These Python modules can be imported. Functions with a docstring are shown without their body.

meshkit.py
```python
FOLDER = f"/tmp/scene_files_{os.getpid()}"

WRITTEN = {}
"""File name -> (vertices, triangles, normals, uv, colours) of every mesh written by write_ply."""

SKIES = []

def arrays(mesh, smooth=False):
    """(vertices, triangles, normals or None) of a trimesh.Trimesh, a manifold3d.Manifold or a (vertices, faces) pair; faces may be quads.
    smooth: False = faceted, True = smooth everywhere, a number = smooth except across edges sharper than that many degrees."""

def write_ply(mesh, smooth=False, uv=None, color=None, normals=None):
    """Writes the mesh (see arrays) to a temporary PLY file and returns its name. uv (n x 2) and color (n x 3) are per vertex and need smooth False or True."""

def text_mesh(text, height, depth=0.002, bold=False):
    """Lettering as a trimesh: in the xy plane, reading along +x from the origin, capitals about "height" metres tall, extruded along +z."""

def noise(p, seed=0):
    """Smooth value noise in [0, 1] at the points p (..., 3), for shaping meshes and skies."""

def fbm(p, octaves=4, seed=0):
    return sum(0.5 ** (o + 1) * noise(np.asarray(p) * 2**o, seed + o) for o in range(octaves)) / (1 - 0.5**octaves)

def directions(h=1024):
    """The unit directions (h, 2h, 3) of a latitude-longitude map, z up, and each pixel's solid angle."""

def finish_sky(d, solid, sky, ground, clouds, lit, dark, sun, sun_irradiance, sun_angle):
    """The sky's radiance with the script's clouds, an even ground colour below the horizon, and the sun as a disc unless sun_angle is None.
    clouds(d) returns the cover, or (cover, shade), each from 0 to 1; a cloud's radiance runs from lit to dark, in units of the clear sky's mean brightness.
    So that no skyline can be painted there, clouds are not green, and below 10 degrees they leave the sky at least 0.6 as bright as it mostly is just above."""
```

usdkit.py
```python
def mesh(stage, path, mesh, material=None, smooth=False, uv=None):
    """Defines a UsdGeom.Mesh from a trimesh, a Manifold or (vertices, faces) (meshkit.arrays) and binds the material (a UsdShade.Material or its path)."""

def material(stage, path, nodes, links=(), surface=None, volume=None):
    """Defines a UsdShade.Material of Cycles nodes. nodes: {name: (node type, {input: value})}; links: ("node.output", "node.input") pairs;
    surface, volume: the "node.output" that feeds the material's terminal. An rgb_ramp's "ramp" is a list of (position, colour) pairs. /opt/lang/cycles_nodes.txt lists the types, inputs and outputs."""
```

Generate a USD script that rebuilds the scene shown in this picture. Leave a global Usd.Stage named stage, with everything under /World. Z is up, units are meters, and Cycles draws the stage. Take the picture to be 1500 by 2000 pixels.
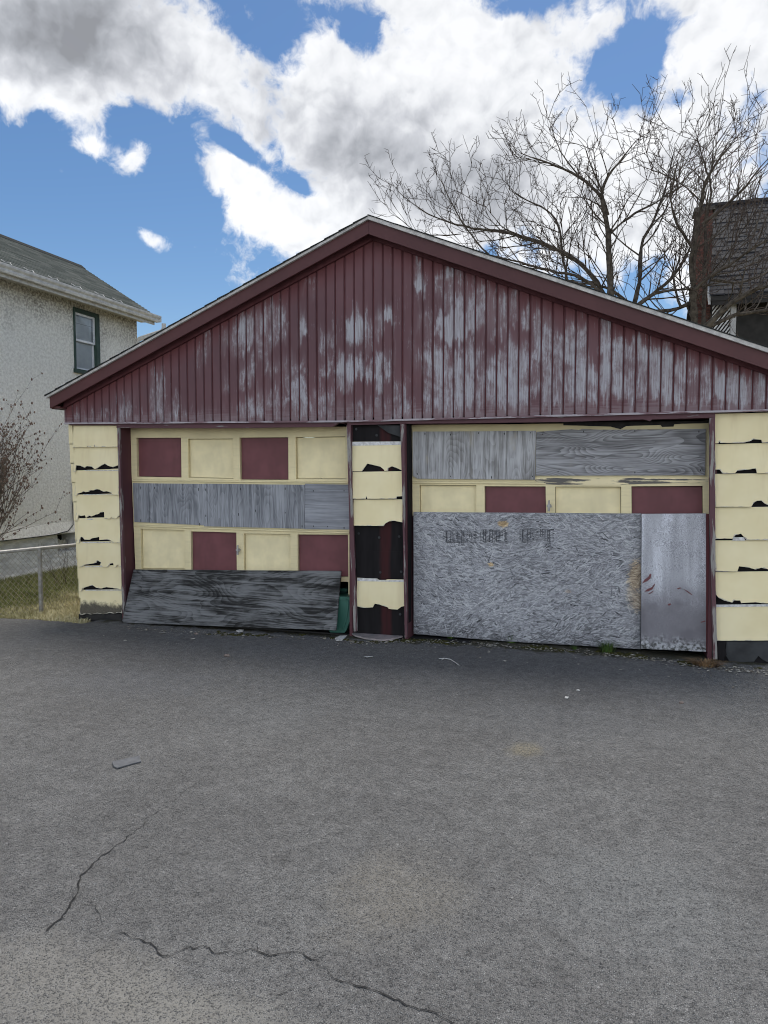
import math, random
import numpy as np
import trimesh
from shapely.geometry import Polygon, box as sbox
import usdkit, meshkit
from pxr import Usd, UsdGeom, UsdLux, UsdShade, Sdf, Gf, Vt

stage = Usd.Stage.CreateInMemory()
UsdGeom.SetStageUpAxis(stage, UsdGeom.Tokens.z)
UsdGeom.SetStageMetersPerUnit(stage, 1.0)
UsdGeom.Xform.Define(stage, '/World')
stage.SetDefaultPrim(stage.GetPrimAtPath('/World'))
rng = np.random.default_rng(7)
random.seed(7)

# ------------------------------------------------------------------ camera
FPX, HORIZON, YAW = 1390.0, 918.0, math.radians(17.75)      # 1500 x 2000 photograph
PITCH = math.atan((1000 - HORIZON) / FPX)
EYE = np.array([0.0, 0.0, 1.6])
cam = UsdGeom.Camera.Define(stage, '/World/camera')
cam.AddTranslateOp().Set(Gf.Vec3d(*EYE))
cam.AddRotateZOp().Set(math.degrees(YAW))
cam.AddRotateXOp().Set(90 - math.degrees(PITCH))
cam.CreateHorizontalApertureAttr(36.0)
cam.CreateVerticalApertureAttr(48.0)
cam.CreateFocalLengthAttr(36.0 * FPX / 1500)
cam.CreateClippingRangeAttr(Gf.Vec2f(0.05, 5000))
EXPOSURE = 1.28
cam.CreateExposureAttr(EXPOSURE)

def ray(px, py):
    """world direction of a point measured on the photograph"""
    a, b = (px - 750) / FPX, -(py - 1000) / FPX
    c, s = math.cos(PITCH), math.sin(PITCH)
    r, up, fw = a, c * b - s, s * b + c
    return np.array([r * math.cos(YAW) - fw * math.sin(YAW), r * math.sin(YAW) + fw * math.cos(YAW), up])
def at(px, py, y):
    d = ray(px, py); return EYE + d * y / d[1]
def atx(px, py, x):
    d = ray(px, py); return EYE + d * x / d[0]
def atz(px, py, z):
    d = ray(px, py); return EYE + d * (z - EYE[2]) / d[2]

# ------------------------------------------------------------------ material graphs
class G:
    def __init__(self): self.n, self.l = {}, []
    def add(self, kind, out, **inp):
        name = 'n%d' % len(self.n); vals = {}
        for k, v in inp.items():
            if isinstance(v, str) and '.' in v: self.l.append((v, name + '.' + k))
            else: vals[k] = v
        self.n[name] = (kind, vals)
        return name + '.' + out
    def pos(self): return self.add('geometry', 'position')
    def map(self, v, scale=(1, 1, 1), rot=(0, 0, 0), loc=(0, 0, 0)):
        return self.add('mapping', 'vector', vector=v, scale=scale, rotation=rot, location=loc)
    def noise(self, v, scale, detail=3.0, rough=0.55, dist=0.0, out='fac'):
        return self.add('noise_texture', out, vector=v, scale=scale, detail=detail, roughness=rough, distortion=dist)
    def voro(self, v, scale, out='distance', feature='f1', rnd=1.0):
        return self.add('voronoi_texture', out, vector=v, scale=scale, feature=feature, randomness=rnd)
    def m(self, t, a, b=0.5, c=0.0, clamp=False):
        return self.add('math', 'value', math_type=t, value1=a, value2=b, value3=c, use_clamp=clamp)
    def ss(self, v, lo, hi, a=0.0, b=1.0):
        return self.add('map_range', 'result', range_type='smoothstep', value=v, from_min=lo, from_max=hi, to_min=a, to_max=b, clamp=True)
    def ramp(self, f, stops): return self.add('rgb_ramp', 'color', fac=f, ramp=stops)
    def mix(self, f, a, b, t='mix'): return self.add('mix', 'color', mix_type=t, fac=f, color1=a, color2=b)
    def bump(self, h, strength=0.5, distance=0.01, **k): return self.add('bump', 'normal', height=h, strength=strength, distance=distance, **k)
    def sep(self, v):
        n = self.add('separate_xyz', 'x', vector=v).split('.')[0]; return n + '.x', n + '.y', n + '.z'
    def pbsdf(self, col, rough=0.7, spec=0.3, **k):
        return self.add('principled_bsdf', 'BSDF', base_color=col, roughness=rough, specular_ior_level=spec, **k)
    def make(self, name, surface): return usdkit.material(stage, '/World/Looks/' + name, self.n, self.l, surface=surface)

UsdGeom.Scope.Define(stage, '/World/Looks')
def lin(r, g, b): return tuple(((c / 255) / 12.92 if c / 255 < 0.04045 else ((c / 255 + 0.055) / 1.055) ** 2.4) for c in (r, g, b))

# ------------------------------------------------------------------ sky, clouds and sun
SUN_EL, SUN_AZ = math.radians(69), math.atan2(0.16, 0.95)
SKY_STRENGTH, SUN_INTENSITY, SUN_ANGLE = 0.054, 0.30, 28.0
SUN_DIR = np.array([math.sin(SUN_AZ) * math.cos(SUN_EL), math.cos(SUN_AZ) * math.cos(SUN_EL), math.sin(SUN_EL)])
def make_sky():
    g = G()
    d = g.add('vector_math', 'vector', math_type='normalize', vector1=g.add('texture_coordinate', 'generated'))
    sky = g.add('sky_texture', 'color', sky_type='single_scattering', sun_disc=False, sun_elevation=SUN_EL, sun_rotation=SUN_AZ,
                altitude=300.0, air_density=1.0, aerosol_density=0.6, ozone_density=1.6)
    sky = g.add('hsv', 'color', color=sky, saturation=1.2, value=0.90)
    def spot(cx, cy, rx, ry, ang=0.0, soft=0.0):
        c = ray(cx, cy); c /= np.linalg.norm(c)
        e1, e2 = ray(cx + 1, cy), ray(cx, cy + 1)
        e1 = e1 / np.linalg.norm(e1) - c; e2 = e2 / np.linalg.norm(e2) - c
        a = math.radians(ang)
        t1, t2 = math.cos(a) * e1 + math.sin(a) * e2, -math.sin(a) * e1 + math.cos(a) * e2
        p = g.add('vector_math', 'value', math_type='dot_product', vector1=d, vector2=tuple(t1 / (t1 @ t1) / rx))
        q = g.add('vector_math', 'value', math_type='dot_product', vector1=d, vector2=tuple(t2 / (t2 @ t2) / ry))
        r = g.add('vector_math', 'value', math_type='length', vector1=g.add('combine_xyz', 'vector', x=p, y=q, z=0.0))
        return g.ss(r, soft, 1.0, 1.0, 0.0)
    def total(spots, base):
        acc = base
        for (s, *a) in spots: acc = g.m('multiply_add', spot(*a), s, acc)
        return acc
    wide = g.noise(d, 2.1, 3.0, 0.5)
    base = g.m('multiply_add', wide, 0.9, -0.36)
    cover = total([
        (0.55, 120, 70, 360, 190, -6), (0.50, 450, 170, 330, 150, 28), (0.50, 760, 250, 290, 190, 20), (0.42, 960, 130, 280, 150, 8),
        (0.42, 1010, 300, 300, 200, 0), (0.34, 1220, 320, 220, 200, 0), (0.30, 1150, 55, 130, 90, 0), (0.52, 1430, 90, 190, 200, 0),
        (0.62, 470, 375, 220, 85, 36), (0.42, 640, 440, 130, 80, 30), (0.42, 860, 400, 260, 160, 0), (0.36, 1400, 330, 240, 200, 0), (0.40, 1230, 470, 330, 170, 8), (0.25, 150, 190, 200, 70, 12),
        (0.60, 285, 463, 92, 52, 12), (0.30, 185, 280, 60, 52), (0.32, 258, 316, 66, 64), (0.30, 287, 268, 62, 42),
        (-0.62, 120, 480, 440, 250, 10), (-0.42, 300, 262, 130, 40, 14), (-0.46, 470, 292, 105, 26, 30), (-0.36, 585, 362, 46, 22, 30),
        (-0.46, 705, 60, 112, 88, 20), (-0.44, 1242, 125, 66, 110, 0), (-0.3, 1010, 10, 110, 50), (-0.3, 480, 60, 40, 26, 20), (-0.3, 1330, 190, 100, 70, 0)], base)
    warp = g.add('vector_math', 'vector', math_type='scale', vector1=g.noise(d, 16.0, 3.0, 0.55, out='color'), scale=0.035)
    dw = g.add('vector_math', 'vector', math_type='add', vector1=d, vector2=warp)
    off = lambda k, v: g.add('vector_math', 'vector', math_type='add', vector1=v, vector2=k)
    n1 = g.noise(dw, 6.0, 6.0, 0.62)
    n2 = g.noise(off((3.1, 1.7, 0.4), dw), 21.0, 5.0, 0.68)
    dens = g.m('multiply_add', g.m('subtract', n1, 0.5), 1.9, cover)
    PM = 0.27
    puff = lambda v: g.add('voronoi_texture', 'distance', vector=v, scale=15.0, feature='f1', detail=2.0, roughness=0.55, use_normalize=True)
    p1 = puff(dw); p2 = puff(off((0.004, 0.004, -0.011), dw))
    dens = g.m('multiply_add', g.m('subtract', n2, 0.5), 0.65, dens)
    dens = g.m('multiply_add', g.m('subtract', PM, p1), 0.8, dens)
    fac = g.ss(dens, 0.01, 0.29)
    # light and dark of the clouds: thick parts go grey underneath, edges and tops stay bright
    shade = total([(0.74, 110, 60, 460, 180, -8), (0.30, 610, 265, 320, 140, 22), (0.34, 820, 330, 340, 170, 6), (0.24, 1000, 390, 240, 130, 0), (0.2, 1440, 300, 160, 120, 0),
                   (-0.22, 420, 130, 200, 70, 30), (-0.2, 900, 110, 180, 110, 0), (-0.2, 1400, 70, 120, 100, 0), (-0.2, 480, 380, 200, 70, 36)],
                  g.m('multiply_add', g.m('subtract', dens, 0.5), 0.20, 0.13))
    n3 = g.noise(off((0.012, 0.010, -0.030), dw), 6.0, 4.0, 0.6)
    n5 = g.noise(off((3.104, 1.703, 0.391), dw), 21.0, 3.0, 0.66)
    shade = g.m('multiply_add', g.m('subtract', n3, n1), -0.9, shade)
    shade = g.m('multiply_add', g.m('subtract', p2, p1), 1.5, shade)
    shade = g.m('multiply_add', g.m('subtract', p1, PM), 0.45, shade)
    shade = g.m('multiply_add', g.m('subtract', n5, n2), -0.35, shade)
    n4 = g.noise(d, 11.0, 5.0, 0.64)
    shade = g.m('multiply_add', g.m('subtract', n4, 0.5), 0.30, shade, clamp=True)
    col = g.ramp(shade, [(0.0, (7.5, 7.6, 7.8)), (0.2, (6.6, 6.75, 7.0)), (0.45, (4.8, 4.95, 5.3)), (0.75, (3.15, 3.3, 3.6)), (1.0, (2.3, 2.4, 2.62))])
    # clouds away from the sun are lit from the front, so brighter
    away = g.add('vector_math', 'value', math_type='dot_product', vector1=d, vector2=tuple(SUN_DIR))
    gain = g.ss(away, 0.75, -0.5, 1.0, 2.5)
    col = g.mix(1.0, col, g.add('combine_xyz', 'vector', x=gain, y=gain, z=gain), 'multiply')
    out = g.mix(fac, sky, col)
    bg = g.add('background_shader', 'background', color=out, strength=SKY_STRENGTH)
    m = g.make('sky', bg)
    dome = UsdLux.DomeLight.Define(stage, '/World/sky')
    UsdShade.MaterialBindingAPI.Apply(dome.GetPrim()).Bind(m)
    dome.GetPrim().SetCustomDataByKey('kind', 'structure')
make_sky()
sun = UsdLux.DistantLight.Define(stage, '/World/sun')
sun.CreateIntensityAttr(SUN_INTENSITY); sun.CreateAngleAttr(SUN_ANGLE); sun.CreateNormalizeAttr(True)
sun.CreateColorAttr(Gf.Vec3f(1.0, 0.95, 0.88))
sun.AddRotateZOp().Set(-math.degrees(SUN_AZ)); sun.AddRotateXOp().Set(-(90 - math.degrees(SUN_EL)))

# ------------------------------------------------------------------ scene helpers
USED = {}
PRIM_RND = np.random.default_rng(77)
class Pieces(tuple):
    """(vertices, faces) with one random value per piece"""
def path_for(name, parent):
    base = '/World' if parent is None else str(parent.GetPath() if not isinstance(parent, str) else parent)
    k = (base, name); i = USED.get(k, 0); USED[k] = i + 1
    return base + '/' + (name if i == 0 else '%s_%03d' % (name, i))
def tag(p, label=None, cat=None, group=None, kind=None):
    p = p if isinstance(p, Usd.Prim) else p.GetPrim()
    for k, v in (('label', label), ('category', cat), ('group', group), ('kind', kind)):
        if v: p.SetCustomDataByKey(k, v)
    return p
def obj(name, mesh, material, parent=None, smooth=False, attrs=None, label=None):
    m = usdkit.mesh(stage, path_for(name, parent), mesh, material, smooth=smooth)
    n_ = len(m.GetPointsAttr().Get()); attrs = dict(attrs or {})
    given = attrs.get('rnd', getattr(mesh, 'rnd', None))
    attrs['rnd'] = given if given is not None and len(given) == n_ else np.full(n_, PRIM_RND.random())
    if attrs:
        for k, v in attrs.items():
            UsdGeom.PrimvarsAPI(m).CreatePrimvar(k, Sdf.ValueTypeNames.FloatArray, 'vertex').Set(Vt.FloatArray.FromNumpy(np.asarray(v, np.float32)))
    if label: m.GetPrim().SetCustomDataByKey('label', label)
    return m.GetPrim()
def thing(name, label, cat, group=None):
    x = UsdGeom.Xform.Define(stage, path_for(name, None))
    return tag(x, label, cat, group)
def box(x0, x1, y0, y1, z0, z1):
    m = trimesh.creation.box([abs(x1 - x0), abs(y1 - y0), abs(z1 - z0)]); m.apply_translation([(x0 + x1) / 2, (y0 + y1) / 2, (z0 + z1) / 2]); return m
def cat(ms): return trimesh.util.concatenate(list(ms))
def prism(pts, yf, thick, tilt=0.0, z_ref=None, z_span=1.0):
    """polygon in the facade plane (x, z), front face at yf; tilt brings the lower edge forward"""
    p = Polygon(pts)
    if not p.is_valid: p = p.buffer(0)
    if p.geom_type != 'Polygon': p = max(p.geoms, key=lambda q: q.area)
    m = trimesh.creation.extrude_polygon(p, thick, engine='earcut')
    v = m.vertices.copy()
    w = np.stack([v[:, 0], yf + thick - v[:, 2], v[:, 1]], 1)
    if tilt:
        w[:, 1] -= tilt * (z_ref - w[:, 2]) / z_span
    return trimesh.Trimesh(w, m.faces, process=False)
def pq(pts, y):
    """photograph points -> (x, z) in the plane at depth y"""
    return [(lambda q: (q[0], q[2]))(at(px, py, y)) for px, py in pts]
def tube(pts, r0, r1=None, sides=5, caps=False):
    pts = np.asarray(pts, float); n = len(pts); r = np.linspace(r0, r0 if r1 is None else r1, n) if np.isscalar(r0) else np.asarray(r0)
    t = np.gradient(pts, axis=0); t /= np.maximum(np.linalg.norm(t, axis=1, keepdims=True), 1e-9)
    ref = np.array([0.31, 0.17, 0.93]) if abs(t[0] @ np.array([0.31, 0.17, 0.93])) < 0.9 else np.array([1.0, 0, 0])
    u = np.cross(t, ref); u /= np.maximum(np.linalg.norm(u, axis=1, keepdims=True), 1e-9); w = np.cross(t, u)
    a = np.arange(sides) * 2 * np.pi / sides
    v = pts[:, None] + r[:, None, None] * (np.cos(a)[None, :, None] * u[:, None] + np.sin(a)[None, :, None] * w[:, None])
    v = v.reshape(-1, 3); i = np.arange(n - 1)[:, None] * sides; j = np.arange(sides)[None]; k = (j + 1) % sides
    q = np.stack([i + j, i + sides + j, i + sides + k, i + k], -1).reshape(-1, 4)
    f = np.vstack([q[:, [0, 2, 1]], q[:, [0, 3, 2]]])
    if caps:
        v = np.vstack([v, pts[:1], pts[-1:]]); b = n * sides; jj = np.arange(sides); kk = (jj + 1) % sides
        f = np.vstack([f, np.stack([np.full(sides, b), jj, kk], 1), np.stack([np.full(sides, b + 1), (n - 1) * sides + kk, (n - 1) * sides + jj], 1)])
    return v, f
class MB:
    """collects pieces into one mesh"""
    def __init__(self): self.v, self.f, self.n, self.r = [], [], 0, []
    def add(self, m, rnd=None):
        v, f = (m.vertices, m.faces) if hasattr(m, 'vertices') else m
        self.v.append(np.asarray(v, float)); self.f.append(np.asarray(f, int) + self.n); self.n += len(v)
        self.r.append(np.full(len(v), PRIM_RND.random()) if rnd is None else rnd)
    def mesh(self):
        p = Pieces((np.vstack(self.v), np.vstack(self.f))); p.rnd = np.concatenate(self.r); return p
def hull(points): return trimesh.convex.convex_hull(np.asarray(points, float))
def rbox(x0, x1, y0, y1, z0, z1, c=0.004):
    """box with chamfered edges"""
    p = []
    for sx, xx in ((1, x0), (-1, x1)):
        for sy, yy in ((1, y0), (-1, y1)):
            for sz, zz in ((1, z0), (-1, z1)):
                p += [(xx + sx * c, yy + sy * c, zz), (xx + sx * c, yy, zz + sz * c), (xx, yy + sy * c, zz + sz * c)]
    return hull(p)

Y0 = 6.267                 # plane of the garage siding
XL, XR, XA = -5.55, 1.245, -2.15
def ground_z(x, y):
    x = np.asarray(x, float); y = np.asarray(y, float)
    return np.clip((y - 2.5) / (Y0 - 2.5), 0, 1) ** 1.5 * 0.055 * np.clip((x + 5.4) / 6.6, 0, 1)

# ------------------------------------------------------------------ materials
def paint_mat(name, col, var=0.10, rough=0.62, chips=None, scale=3.0, grain=(60, 60, 4), bump=0.15, spec=0.3, dirt=0.25):
    g = G(); p = g.pos()
    n = g.noise(p, scale, 4.0, 0.6)
    c = g.mix(g.ss(n, 0.3, 0.75), tuple(x * (1 - var) for x in col), tuple(min(1, x * (1 + var)) for x in col))
    gr = g.noise(g.map(p, grain), 1.0, 4.0, 0.6)
    c = g.mix(g.ss(gr, 0.45, 0.75, 0, dirt), c, tuple(x * 0.62 for x in col))
    if chips:
        ch = g.m('add', g.noise(g.map(p, (14, 14, 5)), 1.0, 6.0, 0.68), g.m('multiply', g.m('subtract', n, 0.5), 0.35))
        c = g.mix(g.ss(ch, chips[1], chips[1] + 0.03), c, chips[0])
    nm = g.bump(g.m('add', gr, g.noise(p, 90.0, 3.0)), bump, 0.003)
    return g.make(name, g.pbsdf(c, rough, spec, normal=nm))

CREAM = (0.80, 0.69, 0.42)
PLUM = (0.098, 0.048, 0.055)
def cream_siding():
    g = G(); p = g.pos()
    n = g.noise(p, 2.3, 5.0, 0.6)
    c = g.mix(g.ss(n, 0.3, 0.7), (0.76, 0.655, 0.385), (0.83, 0.735, 0.47))
    st = g.noise(g.map(p, (9, 9, 1.1)), 1.0, 5.0, 0.6)
    c = g.mix(g.ss(st, 0.50, 0.85, 0, 0.5), c, (0.60, 0.48, 0.27))
    fine = g.noise(g.map(p, (34, 34, 14)), 1.0, 6.0, 0.7)
    c = g.mix(g.ss(fine, 0.69, 0.74, 0, 0.7), c, (0.42, 0.36, 0.26))
    gr = g.noise(g.map(p, (160, 160, 9)), 1.0, 2.0)
    rnd = g.add('attribute', 'fac', attribute='rnd')
    c = g.mix(g.m('multiply', rnd, 0.16), c, (0.60, 0.52, 0.34))
    return g.make('cream_siding_paint', g.pbsdf(c, 0.6, 0.3, normal=g.bump(gr, 0.12, 0.002)))
def stained_siding():
    """lowest shingle: dirt and mould splashed up its bottom edge"""
    g = G(); p = g.pos(); x, y, z = g.sep(p)
    c = g.mix(g.ss(g.noise(p, 2.3, 5.0), 0.3, 0.7), (0.76, 0.655, 0.385), (0.83, 0.735, 0.47))
    d = g.m('subtract', g.m('multiply_add', g.noise(p, 17.0, 6.0, 0.68), 0.17, 0.105), z)
    c = g.mix(g.ss(d, -0.02, 0.05), c, g.mix(g.noise(p, 80.0, 3.0), (0.03, 0.028, 0.025), (0.17, 0.15, 0.11)))
    return g.make('stained_siding_paint', g.pbsdf(c, 0.7, 0.25))
def gable_paint():
    g = G(); p = g.pos()
    peel = g.add('attribute', 'fac', attribute='peel')
    x, y, z = g.sep(p)
    base = g.mix(g.ss(g.noise(p, 1.6, 4.0), 0.3, 0.75), (0.110, 0.056, 0.063), (0.146, 0.072, 0.079))
    fresh = g.add('attribute', 'fac', attribute='shelter')
    base = g.mix(fresh, base, (0.135, 0.042, 0.045))
    streak = g.noise(g.map(p, (150, 40, 2.2)), 1.0, 6.0, 0.62, 0.5)
    fan = g.noise(g.map(p, (105, 40, 8), rot=(0, 0.22, 0)), 1.0, 5.0, 0.62, 1.2)
    edge = g.noise(g.map(p, (26, 26, 12)), 1.0, 6.0, 0.66, 0.6)
    soft = g.m('multiply_add', g.m('subtract', edge, 0.5), 0.75, g.m('multiply', peel, 0.92))
    soft = g.m('multiply_add', g.m('subtract', g.noise(g.map(p, (3.6, 3.6, 3.0)), 1.0, 5.0, 0.62, 0.8), 0.47), 1.35, soft)
    soft = g.m('multiply_add', g.m('subtract', streak, 0.5), 1.25, soft)
    soft = g.m('multiply_add', g.m('subtract', fan, 0.5), 0.75, soft)
    f = g.ss(soft, 0.38, 0.84, 0.0, 0.95)
    bare = g.mix(g.ss(g.noise(g.map(p, (130, 30, 4)), 1.0, 5.0, 0.62), 0.35, 0.65), (0.30, 0.293, 0.305), (0.52, 0.55, 0.60))
    col = g.mix(f, base, bare)
    haze = g.ss(g.m('multiply_add', g.m('subtract', streak, 0.5), 0.9, peel), 0.0, 0.8, 0.0, 0.42)
    col = g.mix(haze, col, (0.25, 0.205, 0.215))
    lowz = g.ss(g.m('multiply_add', g.noise(g.map(p, (4, 4, 60), rot=(0, 0.1, 0)), 1.0, 5.0), -0.35, z), 2.02, 1.90, 0.0, 0.5)
    col = g.mix(lowz, col, (0.24, 0.19, 0.20))
    nm = g.bump(g.m('multiply_add', f, -0.5, streak), 0.25, 0.002)
    return g.make('peeling_plum_paint', g.pbsdf(col, 0.62, 0.25, normal=nm))
def worn_plum(name, thr, bare=(0.27, 0.265, 0.26), col=PLUM, along='z'):
    S = (lambda a, c: (a, a, c)) if along == 'z' else (lambda a, c: (c, a, a))
    g = G(); p = g.pos()
    base = g.mix(g.noise(p, 3.0, 4.0), tuple(c * 0.85 for c in col), tuple(c * 1.25 for c in col))
    n = g.m('add', g.m('multiply', g.noise(g.map(p, S(38, 2.6)), 1.0, 6.0, 0.66), 0.75), g.m('multiply', g.noise(p, 3.1, 3.0), 0.3))
    gr = g.noise(g.map(p, S(240, 6)), 1.0, 3.0)
    wood = g.mix(gr, tuple(c * 0.45 for c in bare), tuple(c * 1.25 for c in bare))
    col2 = g.mix(g.ss(n, thr, thr + 0.035), base, wood)
    return g.make(name, g.pbsdf(col2, 0.7, 0.25, normal=g.bump(g.m('add', gr, n), 0.3, 0.003)))
def plywood(name, along, light, dark, rings=0.0, warm=0.0, contrast=1.0, seed=0.0, freq=34.0, stretch=6.0, patches=0.0):
    """rotary-cut weathered plywood; along = 'x' or 'z' is the grain direction"""
    g = G(); p = g.map(g.pos(), loc=(seed * 1.37, 0.0, seed * 0.73))
    S = (lambda a, c: (a, 1.0, c)) if along == 'x' else (lambda a, c: (c, 1.0, a))
    wav = g.noise(g.map(p, S(1.1, 5.0)), 1.0, 2.0, 0.5, out='color')
    pw = g.add('vector_math', 'vector', math_type='add', vector1=p, vector2=g.add('vector_math', 'vector', math_type='scale', vector1=wav, scale=0.035))
    f = g.noise(g.map(p, S(1.0, stretch)), 1.0, 1.5, 0.4, 0.15)
    ring = g.m('fraction', g.m('multiply', f, freq))
    ring = g.ss(ring, 0.0, 0.85)
    fine = g.noise(g.map(pw, S(2.6, 130.0)), 1.0, 5.0, 0.68)
    mid = g.noise(g.map(pw, S(1.6, 34.0)), 1.0, 4.0, 0.62)
    blot = g.noise(g.map(p, S(2.0, 5.0)), 1.0, 5.0, 0.62)
    v = g.m('multiply_add', g.m('subtract', ring, 0.5), 0.38 * rings, 0.5)
    v = g.m('multiply_add', g.m('subtract', fine, 0.5), 0.9 * contrast, v)
    v = g.m('multiply_add', g.m('subtract', mid, 0.5), 0.8 * contrast, v)
    v = g.m('multiply_add', g.m('subtract', blot, 0.5), 0.55 + patches, v)
    col = g.ramp(v, [(0.05, tuple(c * 0.35 for c in dark)), (0.36, dark), (0.64, light), (0.95, tuple(min(1, c * 1.35) for c in light))])
    if warm: col = g.mix(g.ss(g.noise(g.map(p, (7, 7, 3)), 1.0, 4.0), 0.6, 0.75, 0, warm), col, (0.42, 0.36, 0.24))
    return g.make(name, g.pbsdf(col, 0.85, 0.15, normal=g.bump(v, 0.45, 0.004)))
def osb():
    g = G(); p = g.pos(); x, y, z = g.sep(p)
    isl = g.add('attribute', 'fac', attribute='rnd')
    w2 = g.add('white_noise_texture', 'value', dimensions='1D', w=isl)
    grain = g.noise(g.map(p, (26, 1, 190)), 1.0, 3.0, 0.6)
    blot = g.noise(p, 2.2, 4.0, 0.6)
    v = g.m('multiply_add', g.m('subtract', isl, 0.5), 0.40, 0.51)
    v = g.m('multiply_add', g.m('subtract', grain, 0.5), 0.50, v)
    v = g.m('multiply_add', g.m('subtract', blot, 0.5), 0.30, v)
    v = g.m('subtract', v, g.ss(w2, 0.90, 0.94, 0.0, 0.24))
    low = g.ss(g.m('multiply_add', g.noise(p, 6.0, 5.0), 0.22, z), 0.42, 0.08, 0.0, 0.16)
    v = g.m('subtract', v, low)
    col = g.ramp(v, [(0.12, (0.05, 0.05, 0.053)), (0.36, (0.20, 0.203, 0.215)), (0.52, (0.335, 0.34, 0.36)), (0.68, (0.47, 0.475, 0.49)), (0.88, (0.68, 0.68, 0.68))])
    # spots where unweathered yellow wood shows
    def patch(px, py, rx, rz, amp=0.7):
        c = at(px, py, Y0)
        dx = g.m('divide', g.m('subtract', x, c[0]), rx); dz = g.m('divide', g.m('subtract', z, c[2]), rz)
        r = g.m('sqrt', g.m('add', g.m('multiply', dx, dx), g.m('multiply', dz, dz)))
        return g.ss(g.m('multiply_add', g.m('subtract', v, 0.5), -1.4, r), 0.75, 0.95, amp, 0.0)
    w = patch(978, 1025, 0.055, 0.035, 0.9)
    for a in ((954, 1106, 0.03, 0.02, 0.9), (1243, 1130, 0.075, 0.16, 0.62), (1247, 1180, 0.06, 0.10, 0.5), (1236, 1165, 0.05, 0.14, 0.35), (1108, 1160, 0.03, 0.02, 0.3)):
        w = g.m('maximum', w, patch(*a))
    col = g.mix(w, col, g.ramp(v, [(0.3, (0.22, 0.14, 0.06)), (0.55, (0.52, 0.37, 0.20)), (0.8, (0.80, 0.68, 0.42))]))
    return g.make('weathered_strand_board', g.pbsdf(col, 0.85, 0.15, normal=g.bump(v, 0.6, 0.006)))
def slab_paint():
    g = G(); p = g.pos(); x, y, z = g.sep(p)
    blot = g.noise(p, 3.0, 5.0, 0.62)
    speck = g.noise(g.map(p, (230, 230, 110)), 1.0, 5.0, 0.75)
    top = g.ss(g.m('multiply_add', g.m('subtract', blot, 0.5), 0.3, z), 0.42, 0.70)
    vert = g.noise(g.map(p, (11, 11, 1.2)), 1.0, 4.0)
    c = g.mix(top, g.mix(g.ss(blot, 0.35, 0.7), (0.155, 0.148, 0.162), (0.27, 0.262, 0.28)), g.mix(g.ss(g.m('multiply_add', vert, 0.5, g.m('multiply', blot, 0.5)), 0.38, 0.62), (0.38, 0.385, 0.41), (0.66, 0.675, 0.72)))
    c = g.mix(g.ss(g.m('multiply_add', g.m('subtract', blot, 0.5), 0.55, speck), 0.46, 0.60, 0, 0.72), c, (0.14, 0.138, 0.15))
    low = g.ss(g.m('multiply_add', g.noise(p, 11.0, 6.0, 0.65), 0.24, z), 0.36, 0.24)
    c = g.mix(low, c, g.mix(g.ss(g.noise(p, 45.0, 4.0), 0.35, 0.65), (0.055, 0.055, 0.05), (0.42, 0.43, 0.45)))
    red = g.noise(g.map(p, (5, 5, 16), rot=(0, 0.6, 0)), 1.0, 6.0, 0.66, 0.5)
    c = g.mix(g.ss(g.m('multiply_add', top, -0.08, red), 0.715, 0.735, 0, 0.85), c, (0.13, 0.035, 0.035))
    return g.make('scuffed_grey_paint', g.pbsdf(c, 0.85, 0.12, normal=g.bump(speck, 0.15, 0.002)))
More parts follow.
